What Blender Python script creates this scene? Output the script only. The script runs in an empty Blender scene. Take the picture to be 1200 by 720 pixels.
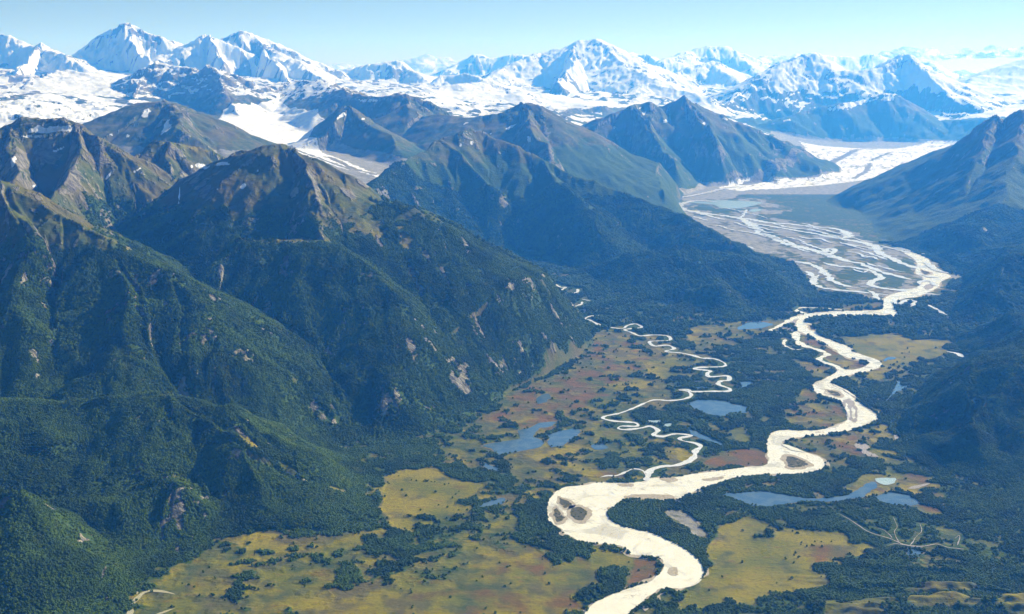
import bpy, bmesh, math, time, sys
import numpy as np
from mathutils.geometry import tessellate_polygon
from mathutils import Vector
T0 = time.time()
def log(*a): print('[%.1fs]' % (time.time()-T0), *a); sys.stdout.flush()
rad = math.radians
f4 = np.float32
rng = np.random.default_rng(7)

# ------------------------------------------------------------------ camera geometry
H = 1500.0                      # camera height over the valley floor, metres
F = 1287.0                      # focal length in photo pixels (1200 wide)
PITCH = math.atan(275.0/F)
CP, SP = math.cos(PITCH), math.sin(PITCH)
def ray(px, py):
    a = (px-600.0)/F; b = (360.0-py)/F
    return a, CP+b*SP, -SP+b*CP            # x, y, z
def P0(px, py, z=0.0):                      # photo pixel -> point on the level z
    a, b, c = ray(px, py); s = (z-H)/c
    return (a*s, b*s)
def D(px, py, Y):                           # photo pixel at depth Y (km) -> 3D point
    a, b, c = ray(px, py); s = Y*1000.0/b
    return (a*s, Y*1000.0, H+c*s)
def proj(x, y, z):
    dz = z-H
    d = y*CP-dz*SP; u = y*SP+dz*CP
    return 600+F*x/d, 360-F*u/d

# ------------------------------------------------------------------ noise
def hsh(ix, iy, s):
    h = (ix.astype(np.int64)*374761393 + iy.astype(np.int64)*668265263 + s*974634777) & 0xffffffff
    h = ((h ^ (h >> 13))*1274126177) & 0xffffffff
    h = (h ^ (h >> 16)) & 0xffffff
    return h.astype(f4)/f4(0xffffff)
def vnoise(x, y, s=0):
    ix = np.floor(x); iy = np.floor(y); fx = (x-ix).astype(f4); fy = (y-iy).astype(f4)
    ix = ix.astype(np.int64); iy = iy.astype(np.int64)
    ux = fx*fx*fx*(fx*(fx*6-15)+10); uy = fy*fy*fy*(fy*(fy*6-15)+10)
    def g(i, j):
        a = hsh(ix+i, iy+j, s)*f4(2*math.pi)
        return np.cos(a)*(fx-i)+np.sin(a)*(fy-j)
    a = g(0,0); b = g(1,0); c = g(0,1); d = g(1,1)
    return ((a+(b-a)*ux)*(1-uy)+(c+(d-c)*ux)*uy)*f4(1.5)
def fbm(x, y, L, o=4, s=0, gain=.5):
    v = 0; a = 1.0; n = 0
    for k in range(o):
        v = v+a*vnoise(x/L+17.3*k, y/L-9.1*k, s+k); n += a; a *= gain; L /= 2.03
    return v/n
def ridged(x, y, L, o=4, s=0):
    v = 0; a = 1.0; n = 0
    for k in range(o):
        v = v+a*(1-2.2*np.abs(vnoise(x/L+7.7*k, y/L+3.1*k, s+k))); n += a; a *= .5; L /= 2.1
    return v/n
def sstep(a, b, x):
    t = np.clip((x-a)/(b-a), 0, 1); return t*t*(3-2*t)

# ------------------------------------------------------------------ ridge lines: (px, py, depth km, near width m, far width m)
R = []   # (mountain index, base, exponent, [(x,y,z,wn,wf)])
MOUNTS = []
def mount(name, label): MOUNTS.append((name, label)); return len(MOUNTS)-1
bs_steep = True
def ridge(m, base, pts, wn=None, wf=None, ex=1.25):
    bs_steep = ex < 1.2
    out = []
    for p in pts:
        x, y, z = D(p[0], p[1], p[2])
        a = (p[3] if len(p) > 3 else wn)*(1 if p[2] < 14.5 or not bs_steep else .60 if p[2] < 19 else .42)
        b = p[4] if len(p) > 4 else (wf if wf else a)
        b = min(b, max(200, (z-base)*2.3))
        out.append((x, y, z, a, b))
    R.append((m, base, ex, out))

m = mount('mountain', 'forested mountain filling the left edge, its bare brown crest falling to the dark gorge')
ridge(m, -20, [(-330,80,6.6,2300),(-150,160,5.7,1900),(0,215,5.25,1500),(60,252,5.1,1350),(130,288,4.92,1200),(190,318,4.78,1000),(240,355,4.62,750),(262,405,4.42,520),(266,440,4.3,380)], ex=.9)
ridge(m, 100, [(0,215,5.25,700),(30,290,4.75,650),(20,360,4.4,600)], ex=1.2)
ridge(m, 100, [(130,288,4.92,600),(150,350,4.55,550),(140,420,4.2,500)], ex=1.2)
m = mount('hill', 'low dark forested hill below the gorge, sloping right down to the yellow meadow')
ridge(m, -15, [(-160,470,4.1,800),(0,474,4.0,750),(100,470,3.98,700),(200,466,3.97,640),(258,478,3.92,520),(300,508,3.84,420),(345,540,3.77,360),(400,575,3.7,330),(440,600,3.66,230)], wf=420, ex=.85)
ridge(m, 0, [(205,470,3.95,330),(300,540,3.6,300),(340,580,3.5,260)], ex=1.1)
m = mount('rocky_bluff_hill', 'small dark knoll with pale bare cliffs facing the meadow and a thin stream')
ridge(m, -25, [(60,590,3.45,330),(140,588,3.46,270),(205,562,3.49,240),(232,572,3.48,190),(252,600,3.46,150)], wf=260, ex=.8)
m = mount('hill', 'near-black forested hill in the bottom left corner beside the pale gravel stream')
ridge(m, -25, [(-120,540,3.3,500),(20,585,3.18,380),(90,640,3.12,270),(135,690,3.02,160)], wf=300, ex=1.0)

m = mount('mountain', 'large olive mountain in the middle left, its shaded left face dark blue and its foot on the bog')
ridge(m, -60, [(225,225,6.95,900),(250,195,6.85,1200),(285,180,6.75,1500),(330,169,6.65,1800),(365,185,6.6,1900),(400,205,6.5,1900),(440,230,6.35,1900),(480,244,6.2,1700),(520,265,6.05,1450),(560,292,5.97,1120),(600,320,5.95,850),(650,360,6.0,560),(688,395,6.12,260)], wf=1200, ex=.82)
ridge(m, 60, [(345,174,6.6,700),(360,215,6.15,650),(372,255,5.8,600),(385,285,5.55,520)], ex=1.0)
ridge(m, -40, [(235,345,5.15,600),(255,308,5.3,700),(285,283,5.42,850),(340,282,5.46,1000),(400,288,5.42,1000),(445,330,5.2,900),(470,400,4.88,600),(478,470,4.58,300)], wf=700, ex=.95)
ridge(m, -40, [(520,265,6.05,500),(535,330,5.55,500),(530,400,5.1,450),(525,455,4.85,250)], ex=1.0)
ridge(m, -40, [(585,310,5.96,400),(600,360,5.65,380),(600,410,5.45,260)], ex=1.0)
m = mount('mountain', 'dark shoulder ridge with a flat lit top and pale cliffs left of the olive mountain')
ridge(m, 250, [(140,200,7.7,900),(160,180,7.8,1000),(180,166,7.9,1100),(225,173,8.0,1000),(262,185,8.05,900),(285,200,8.0,700)], wf=900, ex=1.0)
ridge(m, 250, [(190,168,7.9,420),(196,200,7.5,480),(199,240,7.05,480),(192,285,6.5,350)], ex=.8)
m = mount('mountain', 'craggy grey rock mountain with snow streaks under its summit at the left edge')
ridge(m, 250, [(-260,140,7.6,1700),(-60,152,7.4,1600),(0,152,7.4,1500),(30,139,7.5,1500),(75,140,7.5,1500),(92,147,7.4,1400),(118,162,7.3,1200),(142,186,7.15,800),(150,215,7.0,500)], wf=1200, ex=1.05)
ridge(m, 250, [(92,147,7.4,450),(91,180,6.95,450),(72,215,6.5,450),(60,240,6.2,350)], ex=.9)
ridge(m, 250, [(10,150,7.4,450),(14,185,6.9,450),(6,215,6.4,400)], ex=.9)
m = mount('mountain', 'broad dark pyramid mountain with one white snow patch on its shaded face')
ridge(m, 350, [(60,160,11.0,1500),(100,146,11.2,2000),(135,132,11.3,2300),(160,122,11.4,2500),(190,118,11.4,2600),(230,134,11.3,2400),(270,157,11.1,2000),(305,176,10.9,1600),(350,205,10.6,900)], wf=1200, ex=1.05)
ridge(m, 350, [(190,118,11.4,900),(205,135,10.7,900),(215,155,10.0,700)], ex=.9)

m = mount('mountain', 'blue rock peak with a snow bowl standing above the left icefield')
ridge(m, 850, [(150,118,16.6,1400),(170,92,17.6,1800),(185,72,18,1900),(205,78,18,1900),(240,77,17.6,1900),(258,93,17,1500),(270,115,16.2,1100),(280,136,15.2,700)], wf=1800, ex=1.0)
m = mount('mountain', 'tall white snow pyramid, the highest summit on the left of the skyline')
ridge(m, 1150, [(60,92,25,2500),(85,84,25,3000),(110,60,25.5,3600),(130,40,26,4000),(148,28,26,4300),(154,36,26,4000),(168,38,26,4000),(185,42,26,3800),(200,58,25.6,3300),(213,76,25,2600)], wf=4000, ex=1.1)
ridge(m, 1100, [(152,38,26,900),(160,62,24.6,900),(175,78,23.3,700)], ex=.8)
m = mount('mountain', 'twin jagged snow and rock summits right of the white pyramid')
ridge(m, 1050, [(200,72,26,1800),(215,62,26,2400),(228,60,26,2600),(240,47,26,2900),(247,43,26,3000),(254,53,26.2,2700),(262,55,26.5,2700),(273,42,27,3500),(282,38,27,3600),(291,44,27,3500),(300,44,27,3500),(312,58,26.5,3000),(326,76,26,2500),(334,80,25.6,2000),(342,71,25.5,2200),(352,78,25.2,1900),(372,92,24.6,1400),(395,98,24,1000)], wf=3500, ex=.95)
ridge(m, 1000, [(247,43,26,800),(255,66,24.8,900),(264,88,23,700),(268,98,22,500)], ex=.8)
ridge(m, 1000, [(298,46,27,900),(318,72,25.4,900),(335,90,23.5,700)], ex=.8)
m = mount('mountain', 'snow-covered ridge of small rocky teeth at the far left of the skyline')
ridge(m, 1100, [(-150,45,27,3500),(-40,36,27,3500),(0,42,26.5,3300),(14,52,26.3,3000),(30,57,26,2800),(46,54,25.6,2700),(56,63,25.2,2300),(72,64,24.4,2000),(83,72,23.6,1500)], wf=3500, ex=1.0)
ridge(m, 1100, [(48,56,25.6,700),(30,75,23.5,900),(8,95,21.5,900)], ex=.9)
m = mount('icefield', 'wide rolling snowfield lit by the sun below the left summits')
ridge(m, 900, [(-300,120,15,3500),(-100,115,15.5,3500),(0,108,16.5,4200),(35,98,17.5,4500),(70,86,19,5200),(110,88,20,5200),(160,92,21,5200),(200,98,21.5,4500)], wf=3000, ex=1.3)
m = mount('mountain', 'blue snow-topped shoulder between the left glacier and the central snowfields')
ridge(m, 800, [(290,122,16.8,1200),(315,102,18.2,1900),(345,97,18.6,2200),(375,99,17.6,2200),(400,104,16.4,1900),(420,113,15.2,1500)], wf=2000, ex=1.0)
m = mount('mountain', 'purple-blue ridge with a flat notch top behind the valley glacier tongue')
ridge(m, 300, [(400,106,15.6,2200),(425,114,14.9,2200),(450,114,14.6,2200),(468,112,14.5,2300),(478,124,14.2,2100),(489,139,13.9,1700),(515,136,13.7,1700),(540,140,13.4,1700),(565,137,13.3,1900),(592,132,13.3,2000)], wf=2000, ex=1.05)
ridge(m, 300, [(358,168,12.3,250),(384,146,12.6,600),(408,127,13.0,900),(440,148,12.6,1100),(470,172,11.9,1000)], wf=1200, ex=1.0)
m = mount('mountain', 'smooth dark blue peak in the centre with a faint white scar, its ridge running right')
ridge(m, -60, [(575,142,13.2,1700),(592,132,13.3,2100),(612,122,13.4,2500),(630,124,13.4,2500),(655,143,13.3,2400),(700,166,13.3,2100),(750,190,13.4,1700),(800,209,13.6,1100),(838,219,14.0,500)], wf=1700, ex=1.05)
ridge(m, 0, [(612,122,13.4,700),(622,150,12.4,700),(640,170,11.8,500)], ex=.9)
m = mount('mountain', 'long blue-green forested mountain whose spurs reach the meandering stream and the braided river')
ridge(m, -60, [(430,222,9.0,450),(455,203,9.5,800),(485,184,10.0,1200),(520,165,10.4,1500),(548,151,10.7,1700),(570,158,10.7,1650),(610,173,10.5,1500),(650,192,10.3,1350),(700,215,10.0,1200),(760,242,9.55,1000),(830,271,9.0,800),(865,288,8.6,600)], wf=1000, ex=1.15)
ridge(m, -60, [(655,322,8.0,350),(690,306,8.15,650),(740,298,8.15,850),(800,292,8.05,950),(860,302,7.8,850),(905,322,7.45,620),(942,350,6.98,330)], wf=700, ex=.85)
ridge(m, -60, [(520,165,10.4,800),(560,210,9.9,800),(600,250,9.5,600),(635,280,9.1,420)], ex=1.0)
ridge(m, -60, [(640,188,10.3,700),(680,235,9.5,750),(705,275,8.8,600)], ex=1.0)
ridge(m, -60, [(800,292,8.05,550),(825,325,7.4,500),(850,355,6.9,300)], ex=1.0)
m = mount('mountain', 'pale blue mountain with scattered snow spots between the centre peak and the far glacier')
ridge(m, -60, [(600,160,15.2,1500),(660,160,15.6,1700),(700,146,15.8,2000),(735,127,16.2,2500),(760,124,16.4,2700),(775,132,16.4,2600),(800,117,16.6,3000),(815,124,16.6,2900),(840,140,16.6,2500),(870,150,16.6,2200),(900,158,16.6,1900),(928,174,16.6,1300),(946,192,16.8,600)], wf=2500, ex=1.0)
ridge(m, -60, [(800,117,16.6,900),(830,160,15.4,900),(860,195,14.7,600)], ex=.9)
ridge(m, -60, [(740,126,16.3,900),(770,165,15.0,900),(800,200,14.2,500)], ex=.9)
m = mount('mountain', 'shaded forest mountain on the right edge with a small pointed summit above the glacier')
ridge(m, -60, [(1420,60,12.5,3500),(1300,95,12.3,3000),(1200,131,12.3,2000,1500),(1176,142,12.4,1300,1200),(1165,137,12.5,1200,1100),(1150,149,12.6,1050,950),(1120,169,12.75,850,700),(1095,182,12.85,700,550),(1060,205,12.95,480,350),(1000,229,13.1,300,250),(965,240,13.0,200,200)], wf=2500, ex=1.05)
ridge(m, -60, [(1200,129,12.3,1200),(1190,190,10.9,1200),(1170,240,9.8,1100),(1145,280,8.9,700)], ex=1.0)
ridge(m, -60, [(1120,170,12.75,700),(1090,212,12.0,800),(1060,248,11.4,600)], ex=1.0)
ridge(m, -60, [(1165,135,12.5,1000),(1145,190,11.3,1000),(1125,240,10.4,900),(1100,282,9.7,500)], ex=1.0)
ridge(m, -60, [(1300,95,12.3,1500),(1290,220,9.8,1500),(1240,290,8.4,1000)], ex=1.0)
m = mount('hill', 'low dark forested hill at the right edge beside the upper braided river')
ridge(m, -40, [(1330,270,7.9,1700),(1250,290,7.4,1400),(1200,306,7.1,1150),(1160,322,6.95,850),(1136,340,6.8,450)], wf=1000, ex=1.0)
ridge(m, -40, [(1200,306,7.1,600),(1165,370,6.7,500),(1170,410,6.1,350)], ex=1.0)
m = mount('hill', 'rounded blue-black forest hill at the right edge above the yellow-green hummocks')
ridge(m, -30, [(1380,360,5.2,1500),(1300,392,4.85,1300),(1200,422,4.6,950),(1130,450,4.52,650),(1074,480,4.45,330)], wf=900, ex=1.0)
ridge(m, -30, [(1200,422,4.6,450),(1140,500,4.2,420),(1112,555,3.98,240)], ex=1.0)
ridge(m, -30, [(1300,420,4.8,600),(1215,500,4.15,450),(1180,548,3.95,300)], ex=1.0)

m = mount('mountain', 'flat-topped blue mountain with a sunlit snow slab above the two-armed glacier')
ridge(m, 60, [(850,156,23,1200),(875,149,23.2,1600),(890,146,23.4,1700),(930,137,23.8,2000),(960,128,24.1,2300),(1000,118,24.4,2500),(1035,109,24.6,2700),(1047,112,24.6,2700),(1055,126,24.4,2300),(1066,142,24,1900),(1095,158,23.6,1400),(1120,172,23,800)], wf=2600, ex=.9)
m = mount('mountain', 'wide ice-blue shaded wall with a sharp crest behind the flat-topped mountain')
ridge(m, 120, [(850,125,25.8,2200),(868,110,26.8,3000),(885,96,27.4,4000),(905,84,27.8,5000),(925,74,28.3,5600),(945,64,28.8,6000),(953,63,28.8,6000),(961,76,28.4,5300),(973,85,28,4800),(1000,84,28,4800),(1020,85,28,4800),(1035,79,28.2,5000),(1046,71,28.6,5200),(1058,65,28.8,5200),(1070,74,28.2,4500),(1085,87,27.4,3500),(1103,104,26.4,2200)], wf=3500, ex=.95)
m = mount('mountain', 'pale snow dome at the right edge of the skyline under a long cloud')
ridge(m, 600, [(1112,112,29.5,2500),(1122,104,30.5,3000),(1140,94,32,4500),(1160,86,33,5500),(1190,80,34,6000),(1215,68,34,6500),(1320,60,34,6500)], wf=5000, ex=1.2)
ridge(m, 500, [(1060,122,28,1800),(1100,118,28,2500),(1150,122,27,3000),(1230,126,26,3500),(1300,120,26,3500)], wf=3000, ex=1.3)
m = mount('mountain', 'great blue snow massif with a square summit block in the middle of the skyline')
ridge(m, 820, [(560,96,27.8,3500),(590,82,29.8,5000),(620,67,30.8,6500),(640,61,31.3,7000),(655,57,31.3,7500),(672,53,31.3,7500),(682,49,31.3,8000),(700,48,31.3,8000),(703,57,31.1,7300),(725,71,29.8,6000),(745,84,28.8,4500),(765,94,27.8,3000)], wf=4000, ex=1.0)
ridge(m, 1000, [(704,52,39,3000),(720,60,39,3000),(738,61,39,3000),(748,66,39,3000),(760,66,39,3000),(772,74,38,2500)], wf=3000, ex=1.0)
ridge(m, 650, [(672,53,31.3,1500),(670,80,27.8,1500),(655,100,25.3,1200)], ex=.8)
m = mount('mountain', 'small blue rock top with snow ledges left of the great massif')
ridge(m, 1000, [(500,98,36,2000),(535,80,37.5,3000),(548,68,38,3500),(556,65,38,3600),(575,68,38,3500),(605,65,38,3500),(620,68,38,3500)], wf=3500, ex=1.0)
m = mount('mountain', 'low rounded blue summit in front of the white cloud bank')
ridge(m, 1050, [(385,98,27,1500),(400,92,27.6,2000),(415,82,28,2500),(440,78,28,2600),(460,74,28,2700),(470,79,28,2500),(484,85,27.6,2000),(500,95,27,1500)], wf=2500, ex=1.05)
ridge(m, 950, [(505,100,26.5,1200),(516,91,27,1700),(545,87,27,1800),(560,91,26.6,1700),(578,104,25.6,1300),(600,114,24.5,1000)], wf=2000, ex=1.1)
ridge(m, 800, [(430,122,20,1500),(470,112,21,2200),(520,104,22.5,2800),(570,98,23.5,3000),(605,108,22.8,2600),(640,122,21.5,1800)], wf=3000, ex=1.4)
m = mount('mountain', 'smooth blue range with white saddles right of the great massif')
ridge(m, 900, [(752,92,36,2500),(768,80,37,3500),(785,68,38,4500),(800,62,39,5000),(815,59,39.5,5500),(830,54,40,5700),(850,55,40,5700),(863,62,39.6,5200),(873,73,38.5,4000),(885,84,37,2500)], wf=4500, ex=.95)
ridge(m, 700, [(770,100,31,2000),(800,82,33,3500),(836,72,34,4300),(839,80,33.5,3500),(860,92,32,2500)], wf=3000, ex=1.0)
ridge(m, 1200, [(905,80,42,3500),(935,62,44,5000),(960,63,44,5000),(977,68,44,5000),(993,66,44,5000),(1005,69,44,5000),(1020,63,44,5000),(1040,69,44,5000),(1062,72,43,4500),(1085,73,42,4000),(1103,84,40,2500)], wf=4500, ex=1.0)
ridge(m, 500, [(640,132,24,1800),(680,122,25,2500),(730,112,26,2700),(760,100,27,2700),(790,104,26.6,2500),(830,115,25.5,2000)], wf=3500, ex=1.4)

# ------------------------------------------------------------------ base surface: control points
CTRL = []
def c(px, py, Y, z=None):
    x, y, zz = D(px, py, Y); CTRL.append((x, y, zz if z is None else z))
for px, py in [(600,700),(400,680),(200,690),(900,680),(1150,680),(700,600),(500,600),(950,560),(1100,560),(600,520),(800,480),(1000,450),(700,440),(900,400),(1150,420),(760,395),(1000,360),(1090,340),(690,345),(1060,310),(960,290),(880,265),(930,255),(1010,270),(820,243),(650,310),(860,232),(900,222),(1000,238)]:
    x, y = P0(px, py); CTRL.append((x, y, 0.0))
for px in (-200,300,600,900,1400): CTRL.append(((px-600)/F*1500, 1500, 0.0))
CTRL += [(-1300,2600,0),(1500,2500,0),(-3000,3300,60),(3500,3500,60),(4500,5000,60),(5500,7000,80)]
for a in [(262,475,4.35),(256,455,4.6),(235,380,5.2),(215,340,5.65),(205,310,6.1)]: c(*a)
for a in [(160,270,6.7,430),(110,240,6.9,480),(-100,300,6.4,400),(250,230,7.4,600)]: c(*a)
# valley glacier tongue
for a in [(452,203,10.2),(425,198,10.6),(395,186,11.3),(370,178,11.9),(330,163,13.0),(300,153,13.9),(360,152,14.4),(300,140,15.6),(350,138,16.2),(400,133,15.8),(320,125,17.6),(290,118,18.6),(270,108,20)]: c(*a)
# left icefields
for a in [(-200,150,11,900),(0,140,12,1000),(100,138,13,960),(60,125,14),(150,125,14.8),(120,110,17),(200,100,21),(150,90,23),(60,80,25),(-100,95,20),(-200,80,26),(300,98,22),(340,105,20.5),(380,112,19),(430,108,21),(430,98,25),(370,95,26),(500,118,19),(500,130,17),(560,125,18),(610,128,18.5),(500,98,28),(600,100,28)]: c(*a)
for a in [(680,135,21),(720,128,23),(700,105,29),(760,118,25),(800,118,26),(830,132,23.5),(860,142,22),(800,95,33),(900,150,26),(900,120,29),(950,150,26.5,300),(1000,150,27,350),(1080,140,27,500),(1130,140,25,600),(1150,110,30),(1200,120,28),(1250,135,24)]: c(*a)
# right glacier
for a in [(860,222,15.0,15),(900,214,15.8,30),(950,203,17.2,50),(1000,193,18.6,70),(960,180,20,130),(940,168,22.3),(1040,183,20,110),(1080,176,21.4),(1110,168,23),(1160,160,24.5)]: c(*a)
for x in (-38,-25,-12,0,12,25,38):
    for y, z in ((46,1250),(56,1200),(68,1100)): CTRL.append((x*1000.,y*1000.,z))
CTRL += [(-20000,12000,900),(-25000,22000,1100),(20000,14000,500),(25000,24000,800),(-9000,5000,700),(10000,8000,300)]
CT = np.array(CTRL, float)
_d = np.hypot(CT[:,None,0]-CT[None,:,0], CT[:,None,1]-CT[None,:,1])
WRB = np.linalg.solve(_d+np.eye(len(CT))*30.0, CT[:,2]-300.0)
FLOOR = [P0(*p) for p in [(60,900),(140,715),(158,688),(178,668),(205,655),(240,640),(275,626),(330,620),(395,622),(425,610),(440,596),(432,575),(445,552),(425,535),(400,522),(430,518),(470,520),(500,511),(545,490),(600,458),(640,440),(680,416),(695,402),(688,385),(655,348),(622,316),(600,298),(610,291),(650,303),(690,322),(715,342),(750,368),(790,382),(840,388),(890,384),(925,370),(948,352),(935,325),(905,306),(870,296),(840,282),(815,264),(795,241),(798,229),(835,219),(900,213),(960,236),(1000,258),(1012,274),(1060,287),(1095,300),(1132,322),(1126,345),(1114,375),(1120,400),(1135,432),(1100,442),(1064,470),(1052,500),(1060,530),(1078,560),(1100,585),(1140,598),(1200,590),(1500,585),(1500,900)]]
def inside(x, y, poly):
    r = np.zeros(x.shape, bool); n = len(poly)
    for i in range(n):
        x1, y1 = poly[i]; x2, y2 = poly[(i+1) % n]
        if y1 == y2: continue
        r ^= ((y1 > y) != (y2 > y)) & (x < (x2-x1)*(y-y1)/(y2-y1)+x1)
    return r
def base(x, y):
    v = np.full(x.shape, 300.0, f4)
    for (cx, cy, _), w in zip(CT, WRB):
        v += f4(w)*np.sqrt((x-f4(cx))**2+(y-f4(cy))**2)
    v = v-18
    d = np.full(x.shape, 1e9, f4)
    near = y < 20000
    xx, yy2 = x[near], y[near]; dn = d[near]
    for (x1, y1), (x2, y2) in zip(FLOOR, FLOOR[1:]+FLOOR[:1]):
        dx, dy = x2-x1, y2-y1; t = np.clip(((xx-x1)*dx+(yy2-y1)*dy)/(dx*dx+dy*dy), 0, 1)
        np.minimum(dn, np.hypot(xx-x1-t*dx, yy2-y1-t*dy).astype(f4), out=dn)
    dn[inside(xx, yy2, FLOOR)] = 0
    d[near] = dn
    v = v*sstep(0, 1400, d)
    return np.where(v > 0, v, 0).astype(f4), d

def heights(x, y):
    b, dfl = base(x, y)
    h = b.copy(); mid = np.full(x.shape, -1, np.int16)
    # gentle warp of the plan so that the flanks are not straight
    wx = fbm(x, y, 900, 3, 91)*120*sstep(3000, 9000, y)+fbm(x, y, 320, 2, 95)*40
    wy = fbm(x, y, 900, 3, 92)*120*sstep(3000, 9000, y)+fbm(x, y, 320, 2, 96)*40
    X = x+wx; Yy = y+wy
    for mi, bs, ex, pts in R:
        A = np.array(pts)
        wm = A[:,3:].max()*1.6+300
        m = (X > A[:,0].min()-wm) & (X < A[:,0].max()+wm) & (Yy > A[:,1].min()-wm) & (Yy < A[:,1].max()+wm)
        if not m.any(): continue
        xx = X[m]; yy = Yy[m]; best = np.full(xx.shape, -1e4, f4)
        for p, q in zip(A[:-1], A[1:]):
            dx, dy = q[0]-p[0], q[1]-p[1]; L2 = dx*dx+dy*dy
            t = np.clip(((xx-p[0])*dx+(yy-p[1])*dy)/L2, 0, 1)
            cx = xx-(p[0]+t*dx); cy = yy-(p[1]+t*dy)
            d = np.sqrt(cx*cx+cy*cy)
            side = (dx*cy-dy*cx)/(math.sqrt(L2)*np.maximum(d, 1))       # >0 beyond (far side) for left-to-right lines
            k = sstep(-.4, .4, side)
            w = (p[3]+(q[3]-p[3])*t)*(1-k)+(p[4]+(q[4]-p[4])*t)*k
            zc = p[2]+(q[2]-p[2])*t
            rs = 22+.004*w
            d = np.sqrt(d*d+rs*rs)-rs
            u = d/w
            g = 1-(1-np.minimum(u, 1))**ex
            v = zc-np.maximum(zc-bs, 60)*g-np.maximum(d-w, 0)*.4
            np.maximum(best, v, out=best)
        hm = h[m]; mm = mid[m]
        k = 18.0
        e = np.clip(.5+.5*(best-hm)/k, 0, 1)
        nh = hm*(1-e)+best*e+k*e*(1-e)
        mm[best > hm] = mi
        h[m] = nh; mid[m] = mm
    h = h*np.clip(dfl/260, 0, 1)**.7
    return h, b, mid

def erosion_oct(x, y, dx, dy, s):
    ix = np.floor(x); iy = np.floor(y); fx = (x-ix).astype(f4); fy = (y-iy).astype(f4)
    ix = ix.astype(np.int64); iy = iy.astype(np.int64)
    hh = np.zeros(x.shape, f4); gx = np.zeros(x.shape, f4); gy = np.zeros(x.shape, f4); ws = np.full(x.shape, 1e-3, f4)
    for i in (-1,0,1):
        for j in (-1,0,1):
            px = fx-i-hsh(ix+i, iy+j, s); py = fy-j-hsh(ix+i, iy+j, s+50)
            d = px*px+py*py
            w = np.clip(1-d/1.2, 0, 1)**2
            mg = f4(2*math.pi)*(px*dx+py*dy)
            hh += w*np.cos(mg); sn = -w*np.sin(mg)*f4(2*math.pi)
            gx += sn*dx; gy += sn*dy; ws += w
    return hh/ws, gx/ws, gy/ws

# ------------------------------------------------------------------ terrain grid: fine near the camera, coarse far away
NJ = NI = 1500
OFFX = 700.0
tj = np.linspace(-.60, .60, NJ).astype(f4)
Y0, Y1 = 1500.0, 48000.0
# row spacing: logarithmic, finer between 3 and 10 km
uu = np.linspace(0, 1, 4000)
yy_ = Y0*(Y1/Y0)**uu
dens = np.interp(yy_, [1500,2600,2900,5500,8000,14000,30000,48000], [.25,.5,1.15,1.25,1.1,1,.9,.5])
cum = np.cumsum(dens); cum = (cum-cum[0])/(cum[-1]-cum[0])
yi = np.interp(np.linspace(0, 1, NI), cum, yy_).astype(f4)
YY, TT = np.meshgrid(yi, tj, indexing='ij')
XX = TT*(YY+OFFX)
log('grid')
Z, B, MID = heights(XX, YY)
log('heights')
def grad(Z):
    zt = np.gradient(Z, tj, axis=1); zy = np.gradient(Z, yi, axis=0)
    gx = zt/(YY+OFFX); gy = zy-TT*gx
    return gx.astype(f4), gy.astype(f4)
gx, gy = grad(Z)
rel = np.clip(Z-np.maximum(B, 0), 0, None)
env = sstep(3, 110, rel)
DS = np.zeros_like(Z)
far = sstep(9000, 20000, YY)
WL = [(1500,'far',.060),(760,'all',.032),(380,'all',.042),(190,'all',.050),(95,'near',.050),(46,'near',.035)]
D0 = np.zeros_like(Z)
sx, sy = gx.copy(), gy.copy()
for k, (L, kind, amp) in enumerate(WL):
    if kind == 'far': rows = YY[:,0] > 8000; a = amp*sstep(9000, 16000, YY)
    elif kind == 'near': rows = YY[:,0] < 16000*L/95*1.0; a = amp*(1-sstep(9000*L/95, 15000*L/95, YY))
    else: rows = YY[:,0] > 0; a = amp*np.ones_like(YY)
    r0, r1 = np.where(rows)[0][[0,-1]]; sl = slice(r0, r1+1)
    x = XX[sl]; y = YY[sl]
    n = np.sqrt(sx[sl]**2+sy[sl]**2)+1e-4
    px_, py_ = -sy[sl]/n, sx[sl]/n
    st = np.clip(n, 0, 1.0)
    ca, sa = math.cos(.5*k), math.sin(.5*k)
    h_, g1, g2 = erosion_oct((x*ca-y*sa)/L, (x*sa+y*ca)/L, px_*ca-py_*sa, px_*sa+py_*ca, 300+k)
    am = a[sl]*L*st*env[sl]
    D0[sl] += am*h_
    if 90 < L < 400: DS[sl] += h_*a[sl]/amp*.5
    gX = (g1*ca+g2*sa)/L; gY = (-g1*sa+g2*ca)/L
    sx[sl] += am*gX; sy[sl] += am*gY
    log('erosion', L)
Z2 = Z+D0
# rough rock on steep high ground, soft hummocks in the bottom right, rolling of the icefields
gx, gy = grad(Z2); slope = np.sqrt(gx*gx+gy*gy)
rough = ridged(XX, YY, 240, 4, 400)
Z2 += env*(rough-.2)*(10+26*sstep(700, 1500, Z)*(1+far))*np.clip(slope*1.3, .1, 1)
Z2 += env*fbm(XX, YY, 120, 3, 410)*9*(1-far)
Z2 += sstep(3, 40, rel)*(YY < 9500)*(XX > 1200)*(fbm(XX, YY, 330, 4, 412)*55+ridged(XX, YY, 170, 3, 413)*9)
Z2 += sstep(3, 60, rel)*(YY < 4600)*(XX < -300)*fbm(XX, YY, 260, 3, 414)*28
Z2 += env*(1-sstep(8000, 12000, YY))*sstep(450, 700, Z)*ridged(XX, YY, 62, 3, 418)*5.5
Z2 += env*far*(ridged(XX, YY, 1700, 4, 415)-.2)*95
hum = fbm(XX/3.2+YY*.08, YY, 95, 3, 420)+.35*fbm(XX/2, YY, 45, 2, 425)
PXg, PYg = proj(XX, YY, np.zeros_like(Z))
wh = sstep(880, 1060, PXg)*sstep(645, 680, PYg)*(rel < 20)
Z2 += wh*np.maximum(hum+.15, 0)*48
gl_ = (XX > 1500) & (YY < 24500) & (YY > 13500)
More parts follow.
